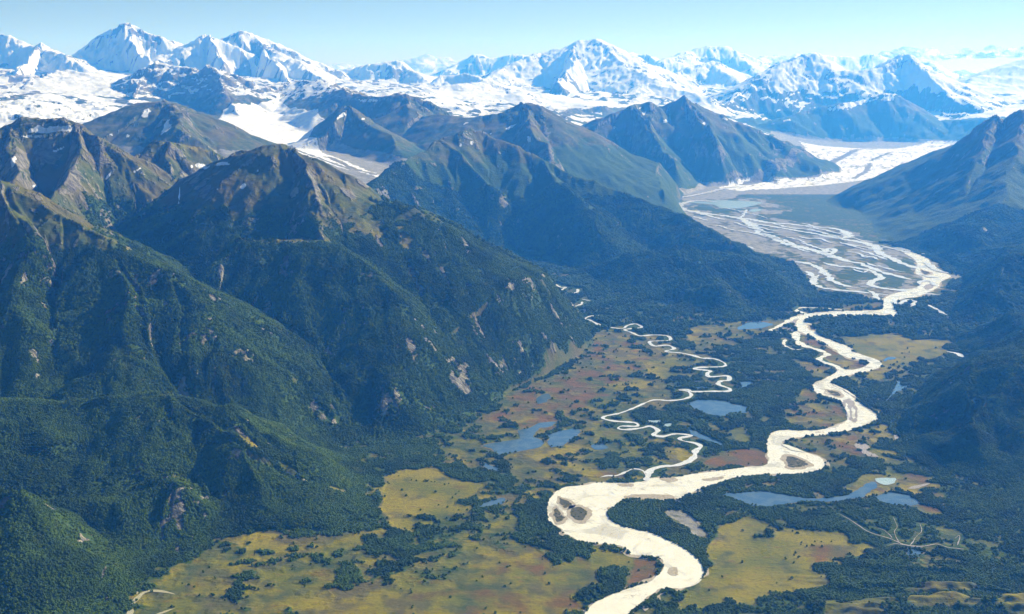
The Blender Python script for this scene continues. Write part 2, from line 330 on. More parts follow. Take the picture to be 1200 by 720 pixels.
Z2 += (rel < 30)*(B > 500)*sstep(8500, 10500, YY)*(XX < -YY*.30)*(1-sstep(14500, 18000, YY))*(fbm(XX, YY, 1300, 5, 440)*170+np.maximum(ridged(XX, YY, 500, 4, 441)-.3, 0)*60)
Z2 += (rel < 30)*sstep(14500, 18000, YY)*np.where(gl_, .12, 1)*(fbm(XX, YY, 1500, 5, 430)*150+np.maximum(ridged(XX, YY, 700, 4, 434)-.35, 0)*60)
Z2 = np.where((rel < 2) & (B < 1) & (YY < 15500) & (wh < .01), np.minimum(Z2, .2), Z2)
Z2 = np.maximum(Z2, 0).astype(f4)
gx, gy = grad(Z2); slope = np.sqrt(gx*gx+gy*gy)
log('relief')

def sample(A, x, y):
    i = np.interp(y, yi, np.arange(NI)); j = (x/(y+OFFX)-tj[0])/(tj[1]-tj[0])
    i0 = np.clip(i.astype(int), 0, NI-2); j0 = np.clip(np.floor(j).astype(int), 0, NJ-2)
    a = (i-i0); b = (j-j0)
    return (A[i0,j0]*(1-b)+A[i0,j0+1]*b)*(1-a)+(A[i0+1,j0]*(1-b)+A[i0+1,j0+1]*b)*a
def hit(px, py, ymin=2.4):                 # first terrain point under a photo pixel
    a, b, c_ = ray(px, py)
    ys = np.concatenate([np.arange(ymin*1000, 16000, 12.0), np.arange(16000, 60000, 60.0)])
    s = ys/b; xs = a*s; zs = H+c_*s
    zt = sample(Z2, xs, ys)
    w = np.where(zt >= zs)[0]
    k = w[0] if len(w) else len(ys)-1
    return xs[k], ys[k], zt[k]

def inside(x, y, poly):
    r = np.zeros(x.shape, bool); n = len(poly)
    for i in range(n):
        x1, y1 = poly[i]; x2, y2 = poly[(i+1) % n]
        if y1 == y2: continue
        c_ = ((y1 > y) != (y2 > y)) & (x < (x2-x1)*(y-y1)/(y2-y1)+x1)
        r ^= c_
    return r

# ------------------------------------------------------------------ ground cover masks
Nw = fbm(XX, YY, 260, 4, 500); Nx = fbm(XX, YY, 150, 4, 510); Ny = fbm(XX, YY, 150, 4, 520); Nf = fbm(XX, YY, 60, 3, 530)
floor_ = (rel < 6) & (B < 12) & (YY < 15500)
hi = Z2+Nw*170
forest = 1-sstep(600, 860, hi)
forest *= 1-.8*sstep(1.5, 2.2, slope+Nf*.25)
meadow = np.clip(.22+.75*Nx+.5*Nf-.3*sstep(.1, .5, -DS), 0, 1)*sstep(520, 760, hi)*(1-sstep(900, 1080, hi))*.7
rust = np.clip(sstep(600, 800, hi)*(.2+.8*Nx), 0, 1)*.3
Nr = fbm(XX*1.0, YY*1.0, 34, 3, 570)
steep = sstep(.45, .8, slope)
rock = np.clip(sstep(1000, 1280, hi)*.75+sstep(1.25, 1.8, slope+Nf*.5)*sstep(250, 500, Z2), 0, 1)
rock = np.clip(rock+steep*sstep(700, 950, hi)*sstep(.15, .55, DS+Nr*1.3)*.9, 0, 1)
scar = steep*(env > .5)*sstep(.30, .50, Nx+.6*Nr+.25*DS)*(hi < 760)
rock = np.maximum(rock, scar*.85); forest *= 1-scar*.8
snowline = 1200-430*sstep(15500, 19500, YY)-150*sstep(24000, 34000, YY)
m8_ = [i for i, q in enumerate(MOUNTS) if 'flat-topped' in q[1]][0]
snowline = np.where(MID == m8_, 900, snowline-380*sstep(21500, 25500, YY))
snowline = np.where(MID < 0, np.minimum(snowline, 1200-450*sstep(8000, 9500, YY)-420*sstep(16500, 19500, YY)), snowline)
snow = sstep(-40, 110, Z2-snowline+Nw*160-sstep(.60-.16*far, 1.1-.34*far, slope+Nx*.25)*(420+250*far))
snow = np.where((MID < 0) & (YY > 15000), snow*(1-.8*sstep(.45, .62, ridged(XX/1.3, YY/1.3, 620, 5, 580)+.25*Nx)), snow)
Nl = fbm(XX, YY, 800, 4, 590)
snow *= 1-.85*far*sstep(.40, .70, slope)*sstep(.08, .32, DS*.35+Nl*1.3+Nx*.35)
gravel = np.zeros_like(Z2)
Ng = fbm(XX/1.0, YY/2.0, 160, 4, 560)
tone = np.zeros_like(Z2)
def paint(A, poly, v, warp=40, soft=None, onto=None, flat=True, addz=None):
    """poly in photo pixels, laid out on the ground; edges wander with noise"""
    pts = [P0(*p) if flat else hit(*p)[:2] for p in poly]
    P = np.array(pts); mg = warp*2+50
    m = (XX > P[:,0].min()-mg) & (XX < P[:,0].max()+mg) & (YY > P[:,1].min()-mg) & (YY < P[:,1].max()+mg)
    if onto is not None: m &= onto
    ii = np.where(m)
    wp = warp*1.5+8
    x = XX[ii]+Nx[ii]*wp*1.8+Nf[ii]*wp*.9; y = YY[ii]+Ny[ii]*wp*1.8-Nf[ii]*wp*.9
    k = inside(x, y, pts)
    A[ii[0][k], ii[1][k]] = v
fl = floor_
# valley floor: start from dark scrub forest, then lay the bogs and meadows
forest[fl] = .78+.5*Nw[fl]; meadow[fl] = .25+.8*Nx[fl]; rust[fl] = 0; rock[fl] = 0
def zone(poly, f, m_, r_, warp=40, grav=None):
    for A, v in ((forest, f), (meadow, m_), (rust, r_)): paint(A, poly, v, warp, onto=fl)
    if grav is not None: paint(gravel, poly, grav, warp, onto=fl)
Z_BOG = [(500,520),(540,500),(600,480),(650,440),(690,415),(700,390),(690,385),(720,384),(750,392),(800,412),(830,425),(800,440),(790,470),(720,490),(720,500),(800,520),(810,540),(760,550),(700,565),(640,570),(600,560),(560,545),(520,540)]
zone(Z_BOG, .34, .34, .12, 60)
zone([(575,470),(640,445),(690,425),(740,430),(745,445),(700,455),(690,480),(650,500),(620,505),(600,490)], .1, .35, .8, 40)
zone([(700,385),(740,395),(760,420),(745,440),(700,440),(690,410)], .1, .45, .7, 30)
zone([(755,425),(790,418),(785,440),(760,443)], .1, .95, .15, 20)
zone([(715,448),(750,443),(760,455),(720,458)], .05, .95, .3, 18)
zone([(610,535),(640,527),(680,520),(678,528),(640,537),(630,541)], 0, 1, .25, 15)
zone([(668,530),(690,540),(720,555),(740,563),(690,566),(668,545)], .1, .7, .55, 20)
zone([(690,495),(720,500),(725,515),(700,520)], .1, .85, .35, 20)
zone([(535,495),(580,500),(610,490),(590,478),(540,500)], .15, .3, .7, 25)
zone([(800,520),(812,530),(805,540),(790,538)], .1, .95, .1, 15)
zone([(705,545),(760,545),(790,530),(780,518),(720,520)], .5, .5, .25, 25)
# the bright meadow below the large mountain
zone([(446,562),(470,548),(520,552),(562,570),(578,575),(552,590),(543,603),(500,614),(466,622),(448,606)], 0, 1, .12, 22)
zone([(430,625),(450,620),(462,632),(440,645),(425,640)], 0, .85, .1, 18)
zone([(478,606),(500,602),(512,608),(495,612),(480,611)], .9, .2, .1, 8)
# lower left plain
zone([(150,730),(170,690),(200,668),(260,636),(330,622),(420,625),(470,632),(540,612),(575,596),(610,580),(650,572),(640,600),(640,640),(700,650),(738,652),(740,690),(690,730)], .18, .50, .20, 45)
zone([(420,632),(470,625),(545,606),(570,612),(520,650),(460,680),(400,690),(390,660)], .62, .3, .1, 50)
zone([(560,565),(600,570),(610,600),(575,615),(560,640),(540,610)], .55, .35, .15, 30)
zone([(275,640),(310,632),(320,650),(285,655)], .55, .4, .1, 20)
zone([(310,625),(330,628),(300,655),(285,665),(290,645)], 0, .95, .1, 15)
zone([(400,700),(520,690),(600,650),(640,640),(700,655),(720,665),(690,700),(680,730),(400,730)], .0, .62, .62, 50)
zone([(610,590),(650,580),(650,620),(665,640),(690,648),(655,665),(625,650),(608,625)], .85, .35, .1, 18)
zone([(700,640),(735,650),(730,668),(700,690),(690,655)], 0, .8, .3, 15)
zone([(680,692),(715,668),(733,662),(733,690),(705,702),(688,712)], 1, .1, 0, 10)
zone([(738,652),(757,655),(774,657),(775,666),(763,679),(735,691)], 0, .2, 1, 6)
# right of the main river
zone([(722,596),(760,588),(800,586),(835,580),(830,620),(815,650),(790,634),(745,618),(722,606)], 1, .1, 0, 8)
zone([(775,597),(800,597),(822,610),(830,628),(815,628),(795,612),(780,606)], .0, .1, .25, 6, .75)
zone([(835,630),(850,612),(870,608),(900,618),(960,622),(1000,634),(1025,645),(985,655),(955,668),(950,690),(900,700),(850,705),(800,720),(790,705),(830,680),(832,655)], .0, 1, .18, 25)
zone([(930,640),(1000,640),(1020,648),(985,655),(950,662)], 0, .6, .6, 20)
zone([(880,623),(905,622),(908,630),(885,632)], .95, .1, 0, 8)
zone([(780,715),(850,708),(905,695),(955,690),(960,665),(1000,650),(1060,650),(1075,670),(1060,700),(1000,720),(780,735)], .95, .25, 0, 20)
zone([(940,545),(970,535),(1010,540),(1030,560),(990,580),(930,590),(890,585),(920,566),(955,560)], .9, .1, 0, 12)
zone([(985,575),(1010,560),(1030,550),(1060,548),(1095,560),(1100,570),(1075,580),(1050,572),(1020,585)], .1, .85, .35, 15)
zone([(1060,552),(1085,556),(1098,572),(1075,574),(1045,565)], .1, .35, .85, 15)
zone([(1075,588),(1100,590),(1105,600),(1085,604),(1072,597)], .0, .5, .85, 12)
zone([(822,541),(850,530),(880,526),(898,528),(900,540),(880,547),(830,549)], .0, .2, .95, 8)
zone([(918,514),(960,512),(1000,506),(1015,530),(980,545),(968,545),(955,535),(918,523)], .25, .25, .6, 12)
zone([(852,505),(870,505),(876,515),(862,520)], 0, 1, .1, 10)
zone([(1000,508),(1030,495),(1060,520),(1050,540),(1010,535)], .45, .6, .1, 14)
# middle: islands between the channels
zone([(938,388),(955,398),(978,410),(1010,423),(1018,427),(1000,434),(985,430),(965,420),(958,408),(940,402)], .05, .35, .8, 5)
zone([(985,395),(1040,393),(1105,400),(1112,416),(1060,428),(1035,430),(1020,420),(1000,412),(995,405)], .0, .85, .25, 22)
zone([(1030,430),(1060,430),(1050,440),(1025,447),(1000,450),(1000,440)], .2, .7, .3, 15)
zone([(940,455),(975,470),(990,478),(992,495),(960,502),(925,500),(920,485),(935,470)], .2, .35, .6, 15)
zone([(935,425),(960,425),(975,440),(955,445)], .3, .4, .5, 12)
zone([(800,385),(860,378),(930,372),(935,376),(905,388),(880,395),(850,410),(820,415)], .2, .5, .45, 18)
zone([(975,362),(1032,354),(1034,363),(1000,364)], .1, .3, .7, 8)
# braided plain
BR = [(795,236),(830,228),(870,232),(900,232),(930,245),(900,255),(960,262),(995,268),(1010,280),(1060,292),(1095,308),(1120,325),(1104,345),(1070,352),(1030,352),(1000,345),(960,342),(945,325),(930,308),(900,300),(880,295),(860,290),(835,275),(815,262),(800,248)]
zone(BR, .42, .3, .1, 30, .5)
braid = np.zeros_like(Z2); paint(braid, BR, 1.0, 10)
zone([(798,246),(830,255),(880,266),(900,280),(930,300),(880,293),(855,288),(830,270),(812,258)], 0, .0, .0, 20, .9)
zone([(880,258),(990,268),(1040,290),(1075,305),(1020,300),(960,285),(900,270)], .3, .1, .0, 20, .6)
for A, v in ((forest, .5), (gravel, .5)): pass
zone([(1010,320),(1060,326),(1060,336),(1035,337),(1025,330)], .95, .1, 0, 6, 0)
zone([(1035,300),(1070,308),(1070,320),(1040,316)], .9, .1, 0, 6, 0)
zone([(985,310),(1015,320),(1010,333),(980,325)], .7, .4, .1, 8, .1)
zone([(810,244),(850,250),(870,246),(845,246),(825,240)], .9, .1, 0, 6, 0)
zone([(800,222),(860,214),(905,208),(880,222),(860,232),(800,236)], 0, 0, .1, 20, 1)
zone([(1050,385),(1090,375),(1105,395),(1050,392)], .6, .5, .2, 25)
# hummocks bottom right
hm = (wh+Nx*.6 > .45) & (wh > .02)
hx = hum+Nf*.5
forest[hm] = np.where(hx[hm] < -.02, 1, .12); meadow[hm] = np.where(hx[hm] < .0, .15, .35+.7*np.clip(hx[hm]+.3*Nx[hm],0,1)); rust[hm] = .15+.5*Nw[hm]
for poly in ([(955,672),(990,655),(1050,650),(1075,668),(1060,690),(1000,700),(960,695)], [(1100,665),(1180,662),(1200,672),(1200,680),(1120,682)], [(1120,585),(1200,560),(1200,600),(1150,610)]):
    for A, v in ((forest, 1), (meadow, .1), (rust, 0)): paint(A, poly, v, 15, onto=hm|fl)
def blur(A, n=1):
    for _ in range(n):
        A = (A+np.roll(A,1,0)+np.roll(A,-1,0)+np.roll(A,1,1)+np.roll(A,-1,1))/5
    return A
vf = fl.astype(f4); amp_ = np.clip((9000-YY)/4000, .35, 1)
for A in (forest, meadow, rust, gravel):
    Bl = blur(A, 10)
    A[fl] = Bl[fl]
forest[fl] += ((Nf*.8+Nx*.8)*np.where(forest < .03, .25, np.where(forest > .95, .5, 1)))[fl]
meadow[fl] += (fbm(XX, YY, 90, 4, 540)*1.3-.05)[fl]
gravel[fl] += (Ng*np.where(gravel > .05, 1.3, 0))[fl]
rust[fl] += (fbm(XX, YY, 130, 4, 550)*1.1-.08)[fl]
# snow patches, cliffs and bare strips on the mountains: (px, py, rx, ry in photo px, tilt deg)
def blot(A, px, py, rx, ry, tilt=0, v=1.0, wob=.9, minus=False, mids=None, soft=True):
    """an uneven patch round the terrain point seen at that pixel, measured across the slope there"""
    x0, y0, z0 = hit(px, py)
    R_ = max(rx, ry)*3.5*y0/F*2.2
    m = (np.abs(XX-x0) < R_) & (np.abs(YY-y0) < R_*3)
    ii = np.where(m)
    if len(ii[0]) == 0: return
    qx, qy = proj(XX[ii], YY[ii], Z2[ii])
    ca, sa = math.cos(rad(tilt)), math.sin(rad(tilt))
    a = ((qx-px)*ca+(qy-py)*sa)/rx; b = (-(qx-px)*sa+(qy-py)*ca)/ry
    e = .72-np.sqrt(a*a+b*b)+(Nf[ii]*.7+Nx[ii]*.6)*wob
    e = np.clip(sstep(-.15, .35, e), 0, 1)
    A[ii] = A[ii]*(1-e)+v*e
SNOW = [(195,148,7,14,25),(172,133,10,6,-20),(60,152,34,6,-4),(35,160,26,3,0),(70,175,12,2,-20),(235,195,14,4,10),(262,192,10,3,0),(150,160,3,3,0),(160,200,10,1.5,-30),(132,158,6,3,0),
 (285,218,5,3.5,-30),(302,200,2.5,3,0),(255,222,4,3,-30),(225,195,4,4,40),(210,230,1.5,14,5),(128,205,1.5,12,35),(40,218,7,1.6,0),(15,190,4,10,20),
 (600,148,9,2,-30),(620,163,3,7,-30),(735,141,3,2,0),(755,133,4,2,0),(720,150,3,2,0),(780,142,4,2,0),(825,145,3,2,0),(700,133,8,2,10),(750,127,5,1.5,0),(850,140,6,1.4,15),(400,136,8,3,-30),(540,170,2,4,0),(553,167,3,3,0),(575,157,3,1.5,0),(518,140,3,1,0),(545,145,6,1.2,-15),(425,140,3,2,0),(430,118,20,2,0),
 (1000,122,38,5,-14),(1040,115,12,5,0),(920,142,14,2,-14)]
log('masks')
for a in SNOW: blot(snow, *a)
ROCKS = [(60,185,25,12,10),(20,190,16,22,0),(85,210,14,26,20),(225,205,26,16,15),(240,225,8,14,0),(350,195,4,14,-10),(372,230,4,30,-15),(405,225,22,4,30),(425,215,10,6,20),
 (485,325,5,28,-25),(482,405,6,24,-20),(500,300,5,12,-30),(530,440,6,10,0),(450,470,5,18,-10),(445,285,4,12,-20),(545,285,5,14,-30),(600,335,4,14,-30),(520,320,3,30,-25),(560,380,3,26,-25),(590,420,2.5,16,-20),
 (42,247,8,4,10),(10,260,3,22,-10),(55,285,2,14,-20),(90,282,3,14,25),(193,355,4,4,0),(202,362,2,3,0),(227,392,7,3,20),(237,402,3,6,0),(160,340,4,3,0),(252,438,3,14,0),(250,455,3,12,0),(190,625,2,10,0),
 (232,590,4,8,0),(240,605,3.5,9,0),(212,615,5,14,-10),(225,630,3,10,0),(208,645,4,6,0),(280,505,14,3,40),(315,520,6,4,30),(292,533,2.5,2,0),(350,560,18,2.5,25),(120,675,2.5,14,20),(125,700,2,6,0),(640,155,4,16,-20),(860,205,12,6,-10),(915,195,14,8,30),(930,190,8,10,30)]
for a in ROCKS: blot(rock, *a, v=.9, wob=1.2)
for a in ROCKS: blot(forest, *a, v=0, wob=1.2)
GRASS = [(70,262,30,6,24),(110,285,24,6,20),(150,292,14,5,20),(300,283,40,3,2),(345,282,30,4,0),(215,172,36,6,8),(400,235,34,18,30),(430,265,30,18,25),(120,178,16,14,30),(290,515,20,5,40),(340,550,22,5,30),(400,575,16,4,20),(475,280,20,12,40)]
for a in GRASS: blot(meadow, *a, v=.55, wob=1.0); blot(forest, *a, v=.12, wob=1.0); 
for a in [(660,420,10,20,0),]: pass
# glaciers: ice-white with dark moraine bands
ice = np.zeros_like(Z2)
def icepoly(poly, v=1.0, warp=60):
    pts = [hit(*p)[:2] for p in poly]
    P = np.array(pts); m = (XX > P[:,0].min()-200) & (XX < P[:,0].max()+200) & (YY > P[:,1].min()-200) & (YY < P[:,1].max()+200)
    ii = np.where(m); k = inside(XX[ii]+Nx[ii]*warp, YY[ii]+Ny[ii]*warp, pts); return ii[0][k], ii[1][k]
def hz(poly, Y):    # polygon given with a depth for each corner
    return [D(p[0], p[1], y)[:2] for p, y in zip(poly, Y)]
k = inside(XX+Nx*60, YY+Ny*60, [D(*p)[:2] for p in [(452,200,10.0),(455,204,9.9),(430,212,10.2),(400,208,10.6),(350,190,11.6),(300,170,12.9),(255,160,14),(262,140,15.5),(300,130,16.4),(280,118,18),(262,104,20.5),(285,100,21.5),(330,120,19),(370,132,17.4),(425,134,16),(400,150,14.2),(365,165,12.6),(385,170,11.9),(430,192,10.7)]])
k &= rel < 140
ice[k] = 1; gravel[k] = .7; snow[k] = (.74+.5*Nf+.3*Nx)[k]; forest[k] = 0; rock[k] = .2; meadow[k] = 0
GL = [(838,231,14.6),(880,212,15.6),(915,203,16.8),(945,196,17.6),(950,185,18.8),(938,172,21),(935,166,22.6),(975,170,22),(1010,174,21.6),(1050,174,22),(1080,168,23),(1130,160,24.5),(1180,155,26),(1180,170,23),(1100,185,18.8),(1050,200,16.6),(1010,215,15.6),(960,228,14.9),(900,232,14.4),(865,235,14.2)]
k2 = inside(XX+Nx*60, YY+Ny*60, [D(*p)[:2] for p in GL]) & (rel < 45)
ice[k2] = 1; snow[k2] = (.62+.5*Nf+.35*fbm((XX-YY*.35)*1.0, YY/5, 120, 3, 595))[k2]; forest[k2] = 0; rock[k2] = .1; meadow[k2] = 0; gravel[k2] = .8; rust[k2] = 0
tg = (rel < 90) & (YY > 8800) & (YY < 12600) & (XX < -900) & (XX > -3800) & (~k)
forest[tg] *= .1; gravel[tg] = .75; meadow[tg] *= .4
apron = (rel < 60) & (YY > 13800) & (YY < 24000) & (~k2) & (XX > 1500) & (Z2 < 300)
forest[apron] *= .2; gravel[apron] = .8; snow[apron] = 0
def band(pts, w, v=1.0):
    P = [D(*p)[:2] for p in pts]
    d = np.full(XX.shape, 1e9, f4)
    m = (YY > min(p[1] for p in P)-500) & (YY < max(p[1] for p in P)+500)
    x, y = XX[m]+Nx[m]*50, YY[m]+Ny[m]*50
    dd = np.full(x.shape, 1e9, f4)
    for p, q in zip(P[:-1], P[1:]):
        dx, dy = q[0]-p[0], q[1]-p[1]; t = np.clip(((x-p[0])*dx+(y-p[1])*dy)/(dx*dx+dy*dy), 0, 1)
        dd = np.minimum(dd, np.hypot(x-p[0]-t*dx, y-p[1]-t*dy))
    e = sstep(w*1.3, w*.7, dd)
    snow[m] = snow[m]*(1-e*v); gravel[m] = np.maximum(gravel[m], e*v*.6)
    rock[m] = np.maximum(rock[m], e*v*.8)
band([(1030,176,21.3),(1005,178,20.8),(990,188,19.2),(965,200,17.4),(920,212,16.0),(870,224,15.0)], 55)
band([(1080,176,21),(1040,183,19.8),(1020,192,18.6)], 26, .8)
band([(1020,195,18.2),(1014,206,16.9),(1000,216,15.9)], 38, .6)
band([(950,190,18.4),(940,200,17.2),(900,212,16)], 60, .6)
band([(385,183,11.6),(415,200,10.7),(440,207,10.2)], 40, .7)
band([(330,170,12.6),(380,192,11.2),(420,208,10.4)], 30, .6)
# keep vegetation off the high snows
forest *= 1-far*sstep(500, 700, hi)
for A in (forest, meadow, rust, rock, snow, gravel): np.clip(A, 0, 1, out=A)
log('cover')

# ------------------------------------------------------------------ materials
def mat(name):
    m = bpy.data.materials.new(name); m.use_nodes = True
    nt = m.node_tree; b = nt.nodes['Principled BSDF']; return m, nt, b
class NT:
    def __init__(s, nt): s.nt = nt
    def n(s, t, **k):
        x = s.nt.nodes.new(t)
        for a, v in k.items():
            if a.startswith('i_'):
                key = a[2:].replace('_', ' ')
                x.inputs[int(key) if key.isdigit() else key].default_value = v
            else: setattr(x, a, v)
        return x
    def l(s, a, b): s.nt.links.new(a, b)
    def noise(s, vec, L, detail=4, rough=.55, dist=0):
        x = s.n('ShaderNodeTexNoise', i_Scale=1.0/L, i_Detail=detail, i_Roughness=rough, i_Distortion=dist); s.l(vec, x.inputs['Vector']); return x.outputs['Fac']
    def math(s, op, a, b=None, clamp=False):
        x = s.n('ShaderNodeMath', operation=op, use_clamp=clamp)
        for i, v in enumerate((a, b)):
            if v is None: continue
            if isinstance(v, (int, float)): x.inputs[i].default_value = v
            else: s.l(v, x.inputs[i])
        return x.outputs[0]
    def ramp(s, v, a, b, lo=0., hi=1.):
        x = s.n('ShaderNodeMapRange', interpolation_type='SMOOTHSTEP')
        s.l(v, x.inputs[0]); x.inputs[1].default_value = a; x.inputs[2].default_value = b; x.inputs[3].default_value = lo; x.inputs[4].default_value = hi
        return x.outputs[0]
    def mix(s, f, a, b):
        x = s.n('ShaderNodeMix', data_type='RGBA')
        for sock, v in ((x.inputs[0], f), (x.inputs[6], a), (x.inputs[7], b)):
            if isinstance(v, (int, float)): sock.default_value = v
            elif isinstance(v, tuple): sock.default_value = (*v, 1)
            else: s.l(v, sock)
        return x.outputs[2]
def terrain_material():
    m, nt, b = mat('terrain_cover'); g = NT(nt)
    geo = g.n('ShaderNodeNewGeometry'); pos = geo.outputs['Position']
    A = g.n('ShaderNodeAttribute', attribute_name='cov_a'); Bn = g.n('ShaderNodeAttribute', attribute_name='cov_b')
    sa = g.n('ShaderNodeSeparateColor'); g.l(A.outputs['Color'], sa.inputs[0])
    sb = g.n('ShaderNodeSeparateColor'); g.l(Bn.outputs['Color'], sb.inputs[0])
    n1 = g.noise(pos, 14, 3, .6); n2 = g.noise(pos, 60, 4, .6); n3 = g.noise(pos, 300, 5, .55); n4 = g.noise(pos, 900, 4, .5)
    mp = g.n('ShaderNodeMapping'); g.l(pos, mp.inputs[0]); mp.inputs['Scale'].default_value = (.45, 1, .35)
    n5 = g.noise(mp.outputs[0], 22, 5, .65, .6)
    cen = g.math('SUBTRACT', g.math('ADD', g.math('MULTIPLY', n1, .5), g.math('MULTIPLY', n2, .8)), .65)
    def fac(a, k, lo, hi): return g.ramp(g.math('ADD', a, g.math('MULTIPLY', cen, k)), lo, hi)
    scrub = g.mix(g.ramp(n2, .35, .65), (.045,.070,.014), (.095,.105,.022))
    scrub = g.mix(g.ramp(n3, .4, .65), scrub, (.110,.095,.028))
    mead = g.mix(g.ramp(n3, .35, .65), (.118,.128,.006), (.240,.200,.008))
    mead = g.mix(g.ramp(n1, .50, .72, 0, .55), mead, (.07,.07,.015))
    mead = g.mix(g.ramp(n5, .55, .70, 0, .6), mead, (.19,.10,.03))
    col = g.mix(fac(sa.outputs[1], .8, .15, .85), scrub, mead)
    rst = g.mix(g.ramp(n2, .35, .65), (.170,.085,.014), (.105,.072,.018))
    col = g.mix(fac(sa.outputs[2], .8, .40, 1.05), col, rst)
    fo = g.mix(g.ramp(n1, .35, .65), (.022,.050,.002), (.064,.106,.004))
    fo = g.mix(g.ramp(n4, .4, .62), fo, (.040,.074,.008))
    col = g.mix(fac(sa.outputs[0], .7, .40, .60), col, fo)
    gr = g.mix(g.ramp(n2, .3, .7), (.16,.16,.13), (.31,.30,.25))
    col = g.mix(fac(sb.outputs[2], 1.0, .42, .60), col, gr)
    ro = g.mix(g.ramp(n5, .35, .65), (.080,.076,.058), (.31,.295,.225))
    ro = g.mix(g.ramp(n3, .4, .7, 0, .6), ro, (.12,.10,.075))
    col = g.mix(fac(sb.outputs[1], 2.0, .42, .66), col, ro)
    sn = g.mix(g.ramp(n2, .3, .75), (.78,.80,.82), (.66,.69,.73))
    col = g.mix(fac(sb.outputs[0], .8, .44, .58), col, sn)
    g.l(col, b.inputs['Base Color']); b.inputs['Roughness'].default_value = .95; b.inputs['Specular IOR Level'].default_value = .12
    # relief too small for the mesh
    hgt = g.math('ADD', g.math('MULTIPLY', n1, .6), g.math('MULTIPLY', n5, .9))
    hgt = g.math('MULTIPLY', hgt, g.math('ADD', g.math('ADD', g.math('MULTIPLY', sa.outputs[0], .55), g.math('MULTIPLY', sb.outputs[1], 1.0)), .16))
    bp = g.n('ShaderNodeBump', i_Strength=1.0, i_Distance=19.0); g.l(hgt, bp.inputs['Height']); g.l(bp.outputs[0], b.inputs['Normal'])
    return m
TM = terrain_material()
def water_material(name, c1, c2, rough, L=30, spec=.5, bumpd=.0):
    m, nt, b = mat(name); g = NT(nt)
    pos = g.n('ShaderNodeNewGeometry').outputs['Position']
    n = g.noise(pos, L, 5, .6, .5)
    g.l(g.mix(g.ramp(n, .35, .65), c1, c2), b.inputs['Base Color'])
    b.inputs['Roughness'].default_value = rough; b.inputs['Specular IOR Level'].default_value = spec
    return m
def silt_material():
    m, nt, b = mat('milky_river_water'); g = NT(nt)
    pos = g.n('ShaderNodeNewGeometry').outputs['Position']
    a = g.noise(pos, 55, 5, .6, 1.2); c_ = g.noise(pos, 130, 4, .55, .8); d = g.noise(pos, 9, 3, .6)
    col = g.mix(g.ramp(a, .40, .60), (.84,.81,.63), (.74,.71,.55))
    col = g.mix(g.ramp(c_, .54, .64, 0, .75), col, (.52,.49,.37))
    col = g.mix(g.math('MULTIPLY', g.ramp(a, .62, .66), g.ramp(d, .4, .6)), col, (.34,.29,.20))
    g.l(col, b.inputs['Base Color']); g.l(g.ramp(a, .4, .6, .18, .45), b.inputs['Roughness'])
    bp = g.n('ShaderNodeBump', i_Strength=.25, i_Distance=1.0); g.l(d, bp.inputs['Height']); g.l(bp.outputs[0], b.inputs['Normal'])
    return m
SILT = silt_material()
SILTF = water_material('pale_stream_water', (.74,.74,.68), (.60,.60,.54), .3, 25)
POND = water_material('blue_pond_water', (.060,.115,.165), (.10,.155,.185), .10, 45, .8)
REED = water_material('pond_reeds', (.10,.10,.03), (.20,.16,.05), .95, 12, .1)
MILK = water_material('green_milk_pond', (.42,.52,.48), (.36,.48,.46), .2, 60)
SAND = water_material('river_sand', (.46,.41,.30), (.30,.26,.18), .95, 8, .1)
MUDV = water_material('island_brush', (.05,.06,.02), (.12,.10,.04), .95, 7, .1)
GRAV = water_material('grey_gravel', (.26,.24,.21), (.38,.35,.31), .95, 7, .1)

COL = bpy.context.scene.collection
def tag(o, label=None, cat=None, group=None, kind=None):
    if label: o['label'] = label
    if cat: o['category'] = cat
    if group: o['group'] = group
    if kind: o['kind'] = kind
    return o
def mesh_np(name, V, Fq, material, smooth=True, attrs=None):
    me = bpy.data.meshes.new(name)
    V = np.ascontiguousarray(V, f4); Fq = np.ascontiguousarray(Fq, np.int32); k = Fq.shape[1]
    me.vertices.add(len(V)); me.vertices.foreach_set('co', V.ravel())
    me.loops.add(Fq.size); me.loops.foreach_set('vertex_index', Fq.ravel())
    me.polygons.add(len(Fq)); me.polygons.foreach_set('loop_start', np.arange(0, Fq.size, k, dtype=np.int32))
    me.polygons.foreach_set('loop_total', np.full(len(Fq), k, np.int32))
    me.polygons.foreach_set('use_smooth', np.full(len(Fq), smooth))
    if attrs:
        for an, arr in attrs.items():
            at = me.attributes.new(an, 'FLOAT_COLOR', 'POINT')
            at.data.foreach_set('color', np.ascontiguousarray(arr, f4).ravel())
    me.materials.append(material); me.update(); me.validate()
    o = bpy.data.objects.new(name, me); COL.objects.link(o); return o

# ------------------------------------------------------------------ split the terrain into the valley floor, glaciers and each mountain
own = MID.copy()
own[(rel < 4)] = -1
own[ice > .5] = -2
